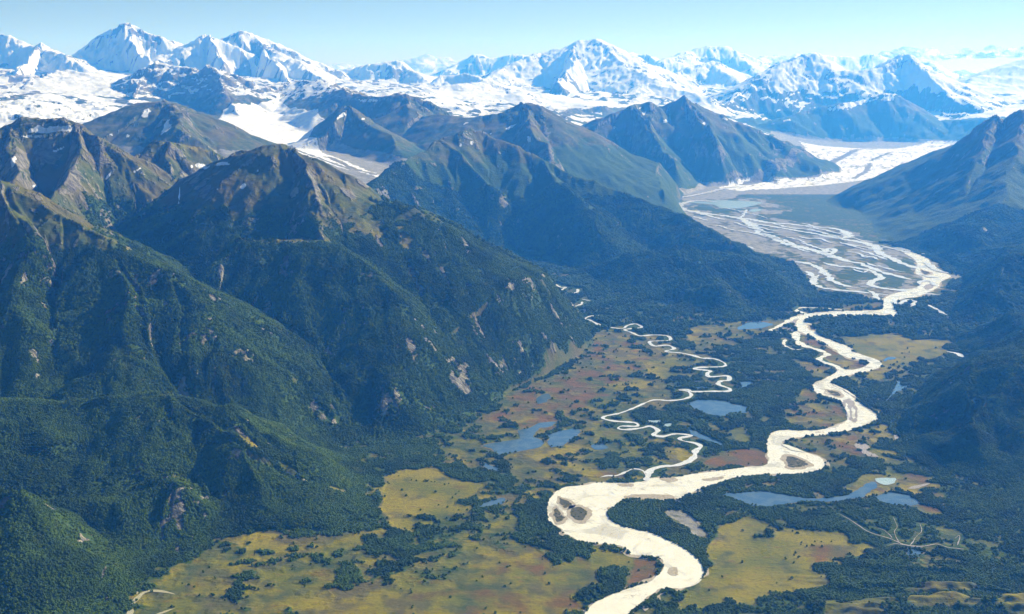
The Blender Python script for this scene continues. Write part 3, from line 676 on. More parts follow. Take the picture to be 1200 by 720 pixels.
# faces take the owner of their first corner
fo_ = own[:-1,:-1].copy()
base_high = (fo_ == -1) & (YY[:-1,:-1] > 15500) & (B[:-1,:-1] > 60)
fo_[base_high & (XX[:-1,:-1] < 1500)] = -3
fo_[base_high & (XX[:-1,:-1] >= 1500)] = -4
fo_[(fo_ == -2) & (XX[:-1,:-1] < 1500)] = -5
idx = np.arange(NI*NJ).reshape(NI, NJ)
QI = np.stack([idx[:-1,:-1], idx[:-1,1:], idx[1:,1:], idx[1:,:-1]], -1)
Vall = np.stack([XX.ravel(), YY.ravel(), Z2.ravel()], 1)
CA = np.stack([forest.ravel(), meadow.ravel(), rust.ravel(), np.ones(NI*NJ, f4)], 1)
CB = np.stack([snow.ravel(), rock.ravel(), gravel.ravel(), np.ones(NI*NJ, f4)], 1)
def chunk(name, label, cat, sel):
    q = QI[sel]
    if len(q) == 0: return
    u, inv = np.unique(q.ravel(), return_inverse=True)
    o = mesh_np(name, Vall[u], inv.reshape(-1, 4), TM, True, {'cov_a': CA[u], 'cov_b': CB[u]})
    tag(o, label, cat, kind='structure'); return o
chunk('ground', 'flat valley floor of green scrub, yellow meadow and rusty bog', 'ground', fo_ == -1)
chunk('glacier', 'white two-armed glacier with dark moraine stripes ending at the head of the braided valley', 'glacier', fo_ == -2)
chunk('glacier', 'wrinkled glacier tongue flowing down behind the olive mountain', 'glacier', fo_ == -5)
chunk('snowfield', 'high snow-covered ground between the left and central summits', 'snowfield', fo_ == -3)
chunk('snowfield', 'high snow-covered ground between the right-hand summits', 'snowfield', fo_ == -4)
for i, (nm, lb) in enumerate(MOUNTS):
    chunk(nm, lb, 'hill' if 'hill' in nm else ('icefield' if nm == 'icefield' else 'mountain'), fo_ == i)
log('terrain objects')

# ------------------------------------------------------------------ water and bars lie on the valley floor as thin sheets
def densify(pts, step, amp, closed=True, s=0):
    P = np.array(pts, float); n = len(P); out = []
    rngs = range(n if closed else n-1)
    for i in rngs:
        p0, p1, p2, p3 = (P[(i-1) % n] if closed or i > 0 else P[i]), P[i], P[(i+1) % n], (P[(i+2) % n] if closed or i+2 < n else P[min(i+1, n-1)])
        L = np.hypot(*(p2-p1)[:2]); k = max(1, int(L/step))
        for t in np.arange(k)/k:
            out.append(.5*((2*p1)+(-p0+p2)*t+(2*p0-5*p1+4*p2-p3)*t*t+(-p0+3*p1-3*p2+p3)*t**3))
    if not closed: out.append(P[-1])
    O = np.array(out)
    if amp:
        x, y = O[:,0], O[:,1]
        a = fbm(x, y, step*7, 4, 700+s)*amp*2; b = fbm(x, y, step*7, 4, 720+s)*amp*2
        O[:,0] += a; O[:,1] += b
    return O
def slab(name, poly, z, material, label, cat, thick=.0):
    V = [Vector((p[0], p[1], 0)) for p in poly]
    tri = tessellate_polygon([V])
    o = mesh_np(name, np.array([(p[0], p[1], z) for p in poly]), np.array([t for t in tri]), material, False)
    # make normals point up
    me = o.data; me.update()
    if sum(p.normal.z*p.area for p in me.polygons) < 0: me.flip_normals()
    tag(o, label, cat, kind='structure'); return o
def water_px(name, poly, material, label, cat, z=1.0, amp=6, step=14, dens=True):
    P = [P0(*p) for p in poly]
    return slab(name, densify(P, step, amp, True, len(poly)), z, material, label, cat)
wscale = 1.0
def ribbon_geo(pts, z, amp=0, step=12, s=0):
    """pts: (px, py, half width m)"""
    P = [(*P0(p[0], p[1]), p[2]) for p in pts]
    O = densify(P, step, 0, False)
    if amp: 
        O[:,0] += fbm(O[:,0], O[:,1], 90, 3, 800+s)*amp; O[:,1] += fbm(O[:,0], O[:,1], 90, 3, 810+s)*amp
    T = np.gradient(O[:,:2], axis=0); T /= np.hypot(T[:,0], T[:,1])[:,None]+1e-9
    N = np.stack([-T[:,1], T[:,0]], 1)
    w = O[:,2]*np.clip(1.05+1.3*fbm(O[:,0], O[:,1], 60, 3, 830+s), .35, 2)
    w = w*wscale*np.clip(np.minimum(np.arange(len(w)), np.arange(len(w))[::-1])/4+.15, 0, 1)
    # widen a little across the view so bends keep their body
    L_ = O[:,:2]+N*w[:,None]; R_ = O[:,:2]-N*w[:,None]
    n = len(O); V = np.zeros((2*n, 3)); V[:n,:2] = L_; V[n:,:2] = R_; V[:,2] = z
    i = np.arange(n-1); Q = np.stack([i, i+n, i+n+1, i+1], 1)
    return V, Q
def ribbons(name, lines, z, material, label, cat, amp=0, step=12):
    Vs, Qs, o_ = [], [], 0
    for k, l in enumerate(lines):
        V, Q = ribbon_geo(l, z+.12*k, amp, step, k); Vs.append(V); Qs.append(Q+o_); o_ += len(V)
    o = mesh_np(name, np.concatenate(Vs), np.concatenate(Qs), material, False)
    tag(o, label, cat, kind='structure'); return o
RIVER = [(895,546),(865,549),(835,553),(810,556),(790,560),(762,561),(755,565),(730,566),(702,566),(682,569),(662,571),(647,581),(642,590),(641,605),(647,615),(662,626),(674,634),(695,637),(720,639),(731,642),(740,650),(755,652),(772,654),(777,659),(776,667),(765,680),(745,687),(720,696),(702,704),(687,717),(676,732),(660,760),(700,775),(722,740),(737,720),(755,706),(770,696),(782,690),(800,690),(815,685),(824,675),(825,667),(817,655),(800,642),(780,632),(760,624),(737,619),(725,615),(716,609),(712,601),(720,594),(732,586),(755,585),(775,587),(795,585),(806,580),(822,573),(845,566),(860,560),(885,558),(905,556),(920,557),(940,556),(955,553),(965,549),(967,544),(960,536),(945,531),(930,527),(920,525),(916,520),(925,515),(945,512),(970,509),(995,505),(1010,501),(1025,494),(1028,489),(1024,483),(1010,474),(1000,466),(985,456),(975,451),(977,446),(995,440),(1015,436),(1030,431),(1033,426),(1025,421),(1010,416),(999,412),(995,407),(980,401),(965,396),(957,391),(955,385),(950,380),(943,377),(950,373),(970,371),(1000,371),(1045,371),(1052,368),(1048,361),(1047,355),(1060,350),(1076,348),(1087,343),(1099,337),(1103,330),(1114,324),(1103,318),(1093,312),(1087,304),(1076,298),(1062,294),(1060,297),(1070,303),(1075,310),(1073,320),(1082,326),(1079,334),(1066,340),(1046,345),(1036,351),(1034,362),(1020,364),(992,365),(964,366),(946,368),(933,372),(929,378),(934,387),(942,391),(952,396),(965,403),(980,411),(985,416),(1000,421),(1012,423),(1018,426),(1013,430),(1000,434),(985,433),(977,438),(967,444),(956,448),(952,454),(956,460),(967,466),(985,471),(992,480),(993,492),(980,499),(960,504),(935,505),(917,504),(905,507),(899,515),(899,530),(901,540)]
def grow(O, w, s):
    T = np.roll(O, -1, 0)-np.roll(O, 1, 0); T /= np.hypot(T[:,0], T[:,1])[:,None]+1e-9
    A2 = .5*np.sum(O[:,0]*np.roll(O[:,1], -1)-np.roll(O[:,0], -1)*O[:,1]); sg = 1 if A2 > 0 else -1
    N = np.stack([T[:,1], -T[:,0]], 1)*sg
    k = np.clip(.5+fbm(O[:,0], O[:,1], 120, 3, 860+s)*2.2, .05, 1.6)
    return O+N*(w*k)[:,None]
slab('river_bank', grow(densify([P0(*p) for p in RIVER], 9, 3, True, len(RIVER)), 16, 1), .55, SAND, 'strip of brown sand and mud along both banks of the cream river', 'river bank')
water_px('river', RIVER, SILT, 'wide milky cream river winding from the braided plain to the bottom of the valley', 'river', 1.0, 5, 7)
MEANDER = [(757,564,16),(760,557,14),(763,551,13),(777,547,13),(792,546,13),(807,541,13),(814,535,11),(815,529,9),(821,524,8),(815,520,8),(800,517,8),(797,514,8),(810,511,8),(792,509,8),(776,512,9),(766,510,9),(771,505,10),(762,500,9),(752,502,8),(735,504,8),(725,503,8),(728,500,7),(746,500,7),(744,496,7),(720,494,7),(707,491,7),(710,488,7),(725,485,7),(742,479,7),(760,471,8),(770,469,8),(785,470,8),(802,468,8),(810,464,9),(806,459,9),(797,457.5,8),(806,457,8),(812,459.5,8),(835,459,9),(852,459,10),(855,456,10),(842,451,10),(845,447,10),(854,446,11),(852,441,10),(832,442,9),(829,438,9),(832,435,9),(814,433,8),(822,431,9),(847,430,9),(849,426,9),(837,421,10),(822,420,10),(812,417,10),(797,414,9),(780,412.3,8),(790,409,8),(782,405,9),(767,406,9),(761,401,9),(770,400,9),(785,399,9),(782,394,9),(765,393,9),(750,394,9),(740,390,9),(732,387,9),(740,385.5,9),(752,384,8),(745,380,8),(735,382,8),(731,385,8),(722,385,9),(705,382,9),(692,376,9),(686,374,9),(692,371,8),(707,370,8),(715,371,7)]
ribbons('stream', [MEANDER], 1.6, SILTF, 'narrow white meandering stream looping through the bog to the cream river', 'stream', 0, 8)
UPM = [[(650,333,8),(657,337,9),(663,337,9),(654,342,8)], [(677,339,8),(676,343,9),(665,344,9),(652,344,9)], [(682,351,8),(692,353,8)],[(672,360,8),(681,357,8),(682,354,7)],[(648,345,7),(640,338,6),(631,322,5),(622,318,5)]]
ribbons('stream', UPM, 1.6, SILTF, 'short pale stretches of the stream in the narrow side valley', 'stream', 0, 10)
ribbons('stream', [[(703,560,5),(712,558,6),(722,558,6),(733,554,6),(742,550,5),(753,552,5),(757,558,4)]], 1.5, SILTF, 'thin pale oxbow channel left of where the meandering stream meets the river', 'stream', 0, 8)
CH = [[(932,389,18),(934,398,20),(940,405,18),(958,410,16),(969,416,18),(960,421,16),(966,425,15),(980,430,15),(988,436,14)],
 [(936,371,18),(924,377,16),(912,383,14),(904,388,10),(915,391,9),(933,392,9)],
 [(945,368,20),(932,364,14),(938,361,14),(968,362,12),(990,364,9)],
 [(920,398,7),(919,405,8),(930,410,7),(938,410,6)],
 [(976,451,6),(990,458,6),(1003,466,5)],[(992,473,6),(994,490,6)],[(1000,478,5),(1000,492,5)],
 [(916,521,14),(930,527,14),(945,531,14)]]
ribbons('river_channel', CH, 1.9, SILT, 'white side channels splitting off the cream river round brown islands', 'river', 8, 10)
BRA = [[(798,238,35),(794,243,32),(800,246,28),(812,248,26),(829,251,24),(848,253,22),(868,256,22),(883,258,22),(899,261,18),(926,263,15),(955,266,14),(976,268,15),(990,272,20),(994,277,22),(986,280,14)],
 [(960,276,12),(984,280,16),(1008,284,20),(1024,289,24),(1030,297,22),(1044,303,16),(1060,310,16),(1074,315,14)],
 [(868,256,22),(878,262,24),(889,270,20),(887,274,18),(901,276,20),(916,284,24),(934,289,26),(951,293,22),(965,297,24),(974,300,22),(992,306,16),(1008,309,12),(1020,314,14),(1036,320,14),(1052,324,12),(1068,328,10)],
 [(964,308,10),(980,312,14),(1000,314,12),(1018,317,12),(1028,322,12),(1033,326,14),(1022,330,14),(1020,334,13),(1032,338,12),(1050,340,13),(1068,340,14)],
 [(930,307,12),(946,309,14),(960,315,14),(968,322,16),(976,330,12),(992,336,12),(1006,338,8)],
 [(946,318,12),(954,326,14),(953,333,16),(964,338,14),(980,340,12),(1000,342,10),(1020,344,9),(1040,346,9)],
 [(1016,341,8),(1026,346,10),(1031,353,9)],
 [(1026,290,10),(1046,292,12),(1068,297,16)],[(1008,294,14),(1016,296,12),(1024,299,8),(1040,305,8)],
 [(880,262,12),(900,265,12),(940,272,12),(960,275,12),(984,279,12)],[(900,261,8),(925,267,10),(950,270,10),(975,276,8)],
 [(820,250,18),(840,256,14),(850,258,10)],[(868,256,8),(873,250,8),(875,246,8)],[(812,254,10),(822,257,9),(830,259,7)],
 [(868,289,20),(880,291,18),(886,292,8)],[(905,280,10),(920,282,10),(935,292,12),(950,296,8)],[(940,285,10),(955,290,12),(975,296,10)],
 [(1046,352,8),(1052,358,9),(1064,352,9),(1072,354,8),(1070,360,7),(1062,360,6)],[(1080,345,12),(1094,346,10),(1103,346,8)],[(1096,336,12),(1090,330,10),(1082,330,9),(1076,334,8)],
 [(1084,308,14),(1096,316,14),(1110,321,12)],[(1078,322,12),(1090,325,14),(1102,326,14)],[(1088,358,6),(1098,364,7),(1108,370,5)],
 [(1108,413,9),(1118,414,10),(1130,419,9),(1150,422,6),(1165,425,5)],
 [(960,323,8),(950,327,8)],[(1000,316,8),(1012,320,6),(1020,316,7)],[(964,297,16),(972,292,12),(978,294,12),(972,300,12)],
 [(797,240,18),(815,236,18),(840,237,16)],[(800,232,14),(830,226,20),(850,221,20),(868,219,12)]]
wscale = 1.75
_r = np.random.default_rng(5)
for k in range(20):                          # the many thin threads of the braided plain
    t = _r.random(); px = 815+t*245+_r.normal()*10; py = 252+t*62+_r.normal()*(5+t*12)
    if t > .55 and py > 330: continue
    L = 18+_r.random()*42; s_ = .18+.12*_r.random(); l = []
    for q in range(5): l.append((px+q*L/4, py+q*L/4*s_+_r.normal()*.8, 3+_r.random()*6))
    BRA.append(l)
ribbons('braided_river', BRA, 2.2, SILTF, 'white threads of the braided river spreading over the grey gravel plain', 'river', 26, 20)
wscale = 1.0
PONDS = [([(568,522),(587,518),(607,515),(609,505),(620,502),(628,497),(647,495),(649,499),(632,503),(625,512),(637,518),(632,525),(610,529),(585,534),(576,527)], 'blue pond with a ragged shore below the large mountain', POND),
 ([(643,510),(660,504),(679,503),(678,509),(665,519),(650,524),(643,520)], 'smooth blue pond right of the ragged pond', POND),
 ([(806,472),(820,469),(850,470),(860,474),(876,477),(874,484),(857,485),(845,490),(827,485),(815,480)], 'pale blue lake beside the loops of the meandering stream', POND),
 ([(628,470),(638,462),(646,464),(640,471),(631,474)], 'small blue pool at the foot of the large mountain', POND),
 ([(845,580),(875,577),(895,576),(920,580),(945,584),(970,584),(995,580),(1010,571),(1020,564),(1029,570),(1020,577),(1000,585),(975,589),(940,588),(925,592),(895,595),(870,589)], 'long blue crescent oxbow lake right of the river', POND),
 ([(1052,445),(1057,452),(1067,452),(1050,460),(1040,472),(1037,472),(1045,460),(1048,455)], 'small blue branching pool beside the dark hill', POND),
 ([(1028,562),(1048,560),(1050,566),(1035,569)], 'pale grey shallow pool at the head of the oxbow lake', MILK),
 ([(1025,583),(1045,577),(1062,580),(1076,587),(1070,593),(1045,592),(1030,589)], 'milky blue marsh pool right of the oxbow lake', POND),
 ([(804,500),(815,506),(832,513),(848,520),(846,523),(828,518),(812,510)], 'narrow blue pool running diagonally beside the dark forest', POND),
 ([(758,492),(766,493),(775,492),(776,495),(768,497),(760,495)], 'tiny white pool inside a loop of the stream', MILK),
 ([(776,498),(784,496),(789,497),(786,501),(779,501)], 'tiny white oval pool inside a loop of the stream', MILK),
 ([(564,540),(572,545),(586,550),(583,552),(570,550)], 'thin grey-blue pool left of the rusty bog', POND),
 ([(864,386),(880,377),(905,380),(898,384),(880,386)], 'faint blue marsh pool beyond the meandering stream', POND),
 ([(866,448),(880,447),(884,451),(870,455)], 'faint blue pool in the dark forest of the valley', POND),
 ([(1050,420),(1040,419),(1036,424),(1042,422)], 'tiny blue pool on the olive meadow by the river bend', POND),
 ([(692,522),(708,521),(712,526),(698,528)], 'small blue pool in the bog left of the stream', POND),
 ([(566,590),(590,584),(592,588),(575,594),(560,597)], 'dim blue slough across the dark strip of the left plain', POND),
 ([(813,455),(824,453),(828,455),(818,457)], 'tiny blue pool above the pale blue lake', POND),
 ([(800,237),(835,235),(873,236),(893,238),(868,244),(845,244),(835,240)], 'milky green meltwater lake at the foot of the far glacier', MILK),
 ([(878,247),(885,245),(894,246),(884,248.5)], 'small milky green pool beside the meltwater lake', MILK),
 ([(1148,646),(1160,640),(1166,648),(1160,656),(1150,652)], 'dark blue pool among the hummocks', POND)]
for poly, lb, mt in PONDS:
    if poly[0] == (1148,646): poly = [(x-85,y) for x, y in poly]
    Pp = densify([P0(*p) for p in poly], 8, 9, True, len(poly))
    slab('pond', Pp, 1.2, mt, lb, 'pond')
    slab('shore', grow(Pp, 7, 3), .8, REED, 'reedy rim round the '+lb, 'shore')
BARS = [([(655,583),(662,584),(671,591),(663,597),(656,592)], MUDV), ([(668,595),(680,592),(688,598),(692,604),(682,612),(670,609),(666,601)], MUDV), ([(649,596),(654,595),(657,603),(664,608),(655,614),(649,608)], MUDV),
 ([(647,616),(656,620),(669,629),(671,633),(660,630),(650,624)], SAND), ([(784,668),(790,664),(796,672),(790,676),(784,674)], SAND), ([(920,534),(935,536),(948,542),(950,546),(940,549),(926,550),(920,546)], MUDV),
 ([(724,568),(738,567),(745,569),(730,571)], SAND), ([(773,560),(785,560),(795,563),(785,566),(775,563)], SAND), ([(823,562),(836,560),(848,559),(843,563),(826,564)], SAND),
 ([(732,583),(745,580),(762,579),(785,581),(790,586),(765,585),(745,587)], SAND), ([(712,597),(720,595),(727,603),(735,612),(745,619),(725,615),(713,605)], SAND),
 ([(948,381),(955,382),(957,387),(950,387)], MUDV), ([(968,457),(977,458),(988,464),(982,466),(972,462)], MUDV), ([(935,372),(922,379),(912,386),(928,388),(932,382)], GRAV),
 ([(1078,316),(1086,318),(1092,321),(1083,323)], MUDV), ([(1082,336),(1090,333),(1094,337),(1086,340)], GRAV), ([(988,471),(996,468),(1004,478),(1004,494),(997,494),(990,480)], GRAV),
 ([(752,706),(760,698),(772,692),(778,690),(772,702),(764,712),(755,716)], SAND)]
for k, (poly, mt) in enumerate(BARS):
    x, y = poly[0]
    lb = ['brown brushy islet at the top of the left river bend','larger brown brushy island inside the left river bend','small brushy island against the outer bank of the left bend','narrow sandbar along the outer bank of the left bend','tiny sandbar near the bottom right bend','brown island inside the hairpin loop of the river','thin sandbar below the bog on the left reach','sandbar beside the mouth of the meandering stream','flat sandbar in the straight reach left of the hairpin','pale sandbar above the dark wood','sand strip at the inner corner beside the dark wood','islet at the split of the river below the braided plain','islet in the bend above the rusty island','gravel bar where the river first widens','islet near the right edge of the braided river','gravel islet in the lower braided river','gravel bar above the hairpin reach','sandy bar at the bottom of the river beside the wood'][k]
    P = densify([P0(*p) for p in poly], 6, 9, True, k)
    if mt is MUDV:
        c0 = P.mean(0); slab('sandbar', c0+(grow(P, 7, k)-c0)*1.08, 1.35, SAND, lb.replace('brushy ', '')+', its sandy rim', 'sandbar')
        P = c0+(P-c0)*.78
    slab('islet' if mt is MUDV else 'sandbar', P, 1.5, mt, lb, 'islet' if mt is MUDV else 'sandbar')
_b = []
for k in range(95):
    a0, b0, w0, h0 = [(700,578,60,9),(760,584,40,6),(690,606,22,12),(770,565,50,5),(840,560,26,4),(1000,486,12,8),(650,600,8,16),(770,662,12,14),(935,545,14,4),(975,462,14,4),(700,620,20,8),(745,700,20,6)][k % 12]
    a_ = a0+_r.normal()*w0*.5; b_ = b0+_r.normal()*h0*.5; L = 1.5+_r.random()*6; t_ = _r.normal()*.12+(.25 if a0 in (690,700,770) else -.05)
    _b.append([(a_+q*L/3, b_+q*L/3*t_, 1.2+_r.random()*2.6) for q in range(4)])
_b = [l for l in _b if inside(np.array([P0(*l[1][:2])[0]]), np.array([P0(*l[1][:2])[1]]), [P0(*p) for p in RIVER])[0]]
ribbons('gravel_streaks', _b, 1.7, SAND, 'thin dark gravel streaks scattered over the cream river', 'gravel', 3, 5)
OCHRE = water_material('silty_creek', (.44,.41,.24), (.36,.34,.20), .5, 10)
ribbons('gravel_stream', [[(146,735,9),(152,720,9),(156,708,9),(163,699,8),(172,694,6),(185,693,5),(205,697,3)],[(180,722,5),(192,718,5),(206,713,3)],[(160,697,4),(163,690,3)]], 1.2, OCHRE, 'pale yellow gravel stream curling out of the bottom left corner', 'stream', 4, 6)
ribbons('gravel_patch', [[(1008,516,12),(1010,524,22),(1016,532,20),(1030,536,6)],[(1045,505,5),(1050,512,9),(1058,520,12),(1062,524,8)],[(1064,573,10),(1075,571,11),(1090,567,9)]], 1.2, GRAV, 'bare pale gravel patches beside the dark right-hand hill', 'gravel', 8, 8)
CRK = [[(985,603,1.6),(1000,612,2.0),(1015,622,2.4),(1030,628,2.8),(1045,632,3.4),(1060,639,4.0),(1080,641,4.5),(1098,638,3.0),(1112,642,4.0),(1130,644,4.5)],[(1022,618,1.2),(1036,622,1.6),(1046,632,2.2)],[(1046,606,1.4),(1050,616,1.8),(1048,626,1.8),(1055,637,2.4)],[(1040,640,1.6),(1050,638,2),(1062,640,2.6)],[(1066,640,3),(1072,632,1.8),(1079,624,1.4),(1078,614,1.1)],[(1118,632,1.4),(1125,628,2),(1122,640,2)]]
wscale = .6
ribbons('creek', CRK, 1.4, GRAV, 'thin white creek threads gathering beside the dark wood at bottom right', 'creek', 6, 6)
wscale = 1.0
log('water')
# ------------------------------------------------------------------ trees
tanv = (Z2-H)/np.hypot(XX, YY)
cm_ = np.maximum.accumulate(tanv, axis=0)
VIS = (tanv >= cm_-.015).astype(f4)
def leaf_material(name, c1, c2):
    m, nt, b = mat(name); g = NT(nt)
    r = g.n('ShaderNodeObjectInfo').outputs['Random']
    pos = g.n('ShaderNodeNewGeometry').outputs['Position']
    n = g.noise(pos, 5, 3, .6)
    n2 = g.noise(pos, 260, 4, .6); n3 = g.noise(pos, 90, 4, .6)
    c = g.mix(g.math('ADD', g.math('MULTIPLY', r, .6), g.math('MULTIPLY', n, .5), True), c1, c2)
    c = g.mix(g.ramp(n2, .48, .60, 0, .6), c, tuple(q*.55 for q in c1))
    c = g.mix(g.ramp(n3, .58, .68, 0, .35), c, (c2[0]*1.3, c2[1]*.95, c2[2]))
    g.l(c, b.inputs['Base Color']); b.inputs['Roughness'].default_value = .9; b.inputs['Specular IOR Level'].default_value = .15
    return m
LEAF = leaf_material('beech_leaves', (.026,.062,.001), (.095,.150,.004))
BARK = leaf_material('grey_bark', (.07,.06,.05), (.13,.115,.10))
DEADW = leaf_material('bleached_wood', (.34,.32,.28), (.46,.44,.40))
ICO = {}
for sub in (1, 2):
    bm = bmesh.new(); bmesh.ops.create_icosphere(bm, subdivisions=sub, radius=1)
    bm.verts.index_update(); ICO[sub] = (np.array([v.co[:] for v in bm.verts]), np.array([[v.index for v in f.verts] for f in bm.faces])); bm.free()
def tufts(n, R_, Hc, z0, seed, sub=1, size=.36):
    r = np.random.default_rng(seed); Vs, Fs, o_ = [], [], 0
    V0, F0 = ICO[sub]
    for k in range(n):
        u = r.random()**.5; a = r.random()*6.28; t = r.random()
        prof = math.sin(math.pi*(.15+.80*t))**.7
        c_ = np.array([math.cos(a)*u*R_*prof, math.sin(a)*u*R_*prof, z0+t*Hc])
        s = R_*size*(.7+.7*r.random())
        V = V0*(1+r.uniform(-.38,.38,(len(V0),1)))*s*np.array([1,1,.75])+c_
        Vs.append(V); Fs.append(F0+o_); o_ += len(V)
    return np.concatenate(Vs), np.concatenate(Fs)
def mesh_only(name, V, Fq, material, smooth=False):
    o = mesh_np(name, V, Fq, material, smooth); me = o.data; bpy.data.objects.remove(o); return me
def cone(p, q, r0, r1, n=7):
    p, q = np.array(p, float), np.array(q, float); d = q-p; d /= np.linalg.norm(d)
    a = np.cross(d, [0,0,1.0] if abs(d[2]) < .9 else [1.0,0,0]); a /= np.linalg.norm(a); b = np.cross(d, a)
    an = np.arange(n)/n*2*math.pi
    ring = np.cos(an)[:,None]*a+np.sin(an)[:,None]*b
    V = np.concatenate([p+ring*r0, q+ring*r1]); i = np.arange(n)
    return V, np.stack([i, (i+1) % n, (i+1) % n+n, i+n], 1)
def cones(name, L, material):
    Vs, Fs, o_ = [], [], 0
    for l in L:
        V, Q = cone(*l); Vs.append(V); Fs.append(Q+o_); o_ += len(V)
    return mesh_only(name, np.concatenate(Vs), np.concatenate(Fs), material, True)
# candidate positions
r = np.random.default_rng(11)
def scatter(n, ya, yb):
    y = np.sqrt(r.random(n)*(yb*yb-ya*ya)+ya*ya); x = (r.random(n)*2-1)*.60*y
    return x, y
pts = []
for n, ya, yb, s0 in ((400000, 2600, 4300, .72), (360000, 4300, 6200, .95), (290000, 6200, 9800, 1.6)):
    x, y = scatter(n, ya, yb)
    i = np.interp(y, yi, np.arange(NI)); j = (x/(y+OFFX)-tj[0])/(tj[1]-tj[0])
    ii = np.round(i).astype(int); jj = np.round(j).astype(int)
    f = forest[ii, jj]; cl = fbm(x, y, 70, 3, 610)
    p = sstep(.38, .85, f+cl*.5)
    p = np.maximum(p, .006*sstep(-.1, .5, cl)*2*(rock[ii,jj] < .4)*(snow[ii,jj] < .3)*(gravel[ii,jj] < .3)*(Z2[ii,jj] < 450))
    p *= 1-.85*sstep(.22, .40, fbm(x, y, 150, 3, 620)+.3*cl)
    p *= (VIS[ii, jj] > .5)*(braid[ii, jj] < .5)*(1-sstep(1.5, 2.2, slope[ii, jj]))
    k = r.random(n) < p
    pts.append(np.stack([x[k], y[k], np.full(k.sum(), s0)*(.65+.6*r.random(k.sum()))], 1))
TR = np.concatenate(pts)
# keep trees out of the water
def poly_world(poly): return densify([P0(*p) for p in poly], 14, 4, True, len(poly))
wet = inside(TR[:,0], TR[:,1], [tuple(p) for p in densify([P0(*p) for p in RIVER], 14, 0, True)])
for poly, lb, mt in PONDS: wet |= inside(TR[:,0], TR[:,1], [P0(*p) for p in poly])
gi = np.zeros(len(TR), bool)
for l in [MEANDER]+UPM+CRK+CH+BRA[:26]:
    P = [(*P0(p[0], p[1]), p[2]) for p in l]
    for p, q in zip(P[:-1], P[1:]):
        dx, dy = q[0]-p[0], q[1]-p[1]; t = np.clip(((TR[:,0]-p[0])*dx+(TR[:,1]-p[1])*dy)/(dx*dx+dy*dy+1e-6), 0, 1)
        wet |= np.hypot(TR[:,0]-p[0]-t*dx, TR[:,1]-p[1]-t*dy) < max(p[2], q[2])+(24 if l is MEANDER else 34 if l in UPM else 14)
TR = TR[~wet]
ex_ = []
for poly, mt in BARS:
    if mt is not MUDV: continue
    P = np.array([P0(*p) for p in poly]); lo, h_ = P.min(0), P.max(0); n = int(np.prod(h_-lo)/110)
    x = r.uniform(lo[0], h_[0], n); y = r.uniform(lo[1], h_[1], n); c0 = P.mean(0)
    k = inside(x, y, [tuple(c0+(p-c0)*.8) for p in P]) & (fbm(x, y, 25, 2, 650) > -.15)
    ex_.append(np.stack([x[k], y[k], r.uniform(.22, .5, k.sum())], 1))
TR = np.concatenate([TR]+ex_)
tz = sample(Z2, TR[:,0], TR[:,1])
px, py = proj(TR[:,0], TR[:,1], tz)
order = np.argsort(-(TR[:,2]/TR[:,1])*((px > 4) & (px < 1196) & (py < 717) & (py > 0)))
near_k = order[:290]; rest = order[290:]
log('trees', len(TR))
# the individual trees: trunk with limbs, and a crown of leaf clumps
CROWN = [tufts(34, 4.2, 7.0, 3.2, 40+k, 1, .34) for k in range(5)]
CROWN = [mesh_only('crown', V, Fq, LEAF) for V, Fq in CROWN]
TRUNK = []
for k in range(3):
    rr = np.random.default_rng(60+k); L = [((0,0,-.6), (.2,.1,4), .38, .27), ((.2,.1,4), (0,.3,8.5), .27, .09)]
    for q in range(5):
        a = q*1.26+rr.random(); z_ = 3.2+q*.9; L.append(((.15,.1,z_), (math.cos(a)*2.6, math.sin(a)*2.6, z_+1.9), .13, .04))
    TRUNK.append(cones('trunk', L, BARK))
def place_name(x, y):
    a, b = proj(x, y, 0)
    if a < 175: return ('dark beech tree in the black forest of the bottom left corner hill', 'beech trees on the bottom left hill')
    if a < 440: return ('dark beech tree on the lower slope above the left meadow', 'beech trees above the left meadow')
    if a < 640: return ('small lone beech tree on the yellow lower left plain', 'scattered beech trees on the lower left plain')
    if a < 745: return ('dark beech tree in the riverside grove left of the rust-brown point bar', 'beech trees in the riverside grove')
    if a < 850: return ('dark beech tree on the right bank where the river leaves the bottom of the photo', 'beech trees on the lower right bank')
    if a < 955: return ('dark beech tree in the grove along the bottom edge right of the river', 'beech trees in the bottom grove')
    if a < 1080: return ('dark beech tree in the black wood below the white creek threads', 'beech trees in the black wood')
    return ('dark beech tree among the yellow-green hummocks in the bottom right corner', 'beech trees on the hummocks')
for c_, k in enumerate(near_k):
    x, y, s = TR[k]
    root = bpy.data.objects.new('beech_tree', None); COL.objects.link(root); root.empty_display_size = 2
    root.location = (x, y, float(tz[k])-.2); root.rotation_euler = (0, 0, r.random()*6.28); root.scale = (s*1.15, s*1.15, s*1.15*r.uniform(.85, 1.2))
    lb, gr_ = place_name(x, y); tag(root, lb, 'tree', gr_)
    for nm, me in (('trunk', TRUNK[c_ % 3]), ('crown', CROWN[c_ % 5])):
        o = bpy.data.objects.new(nm, me); COL.objects.link(o); o.parent = root
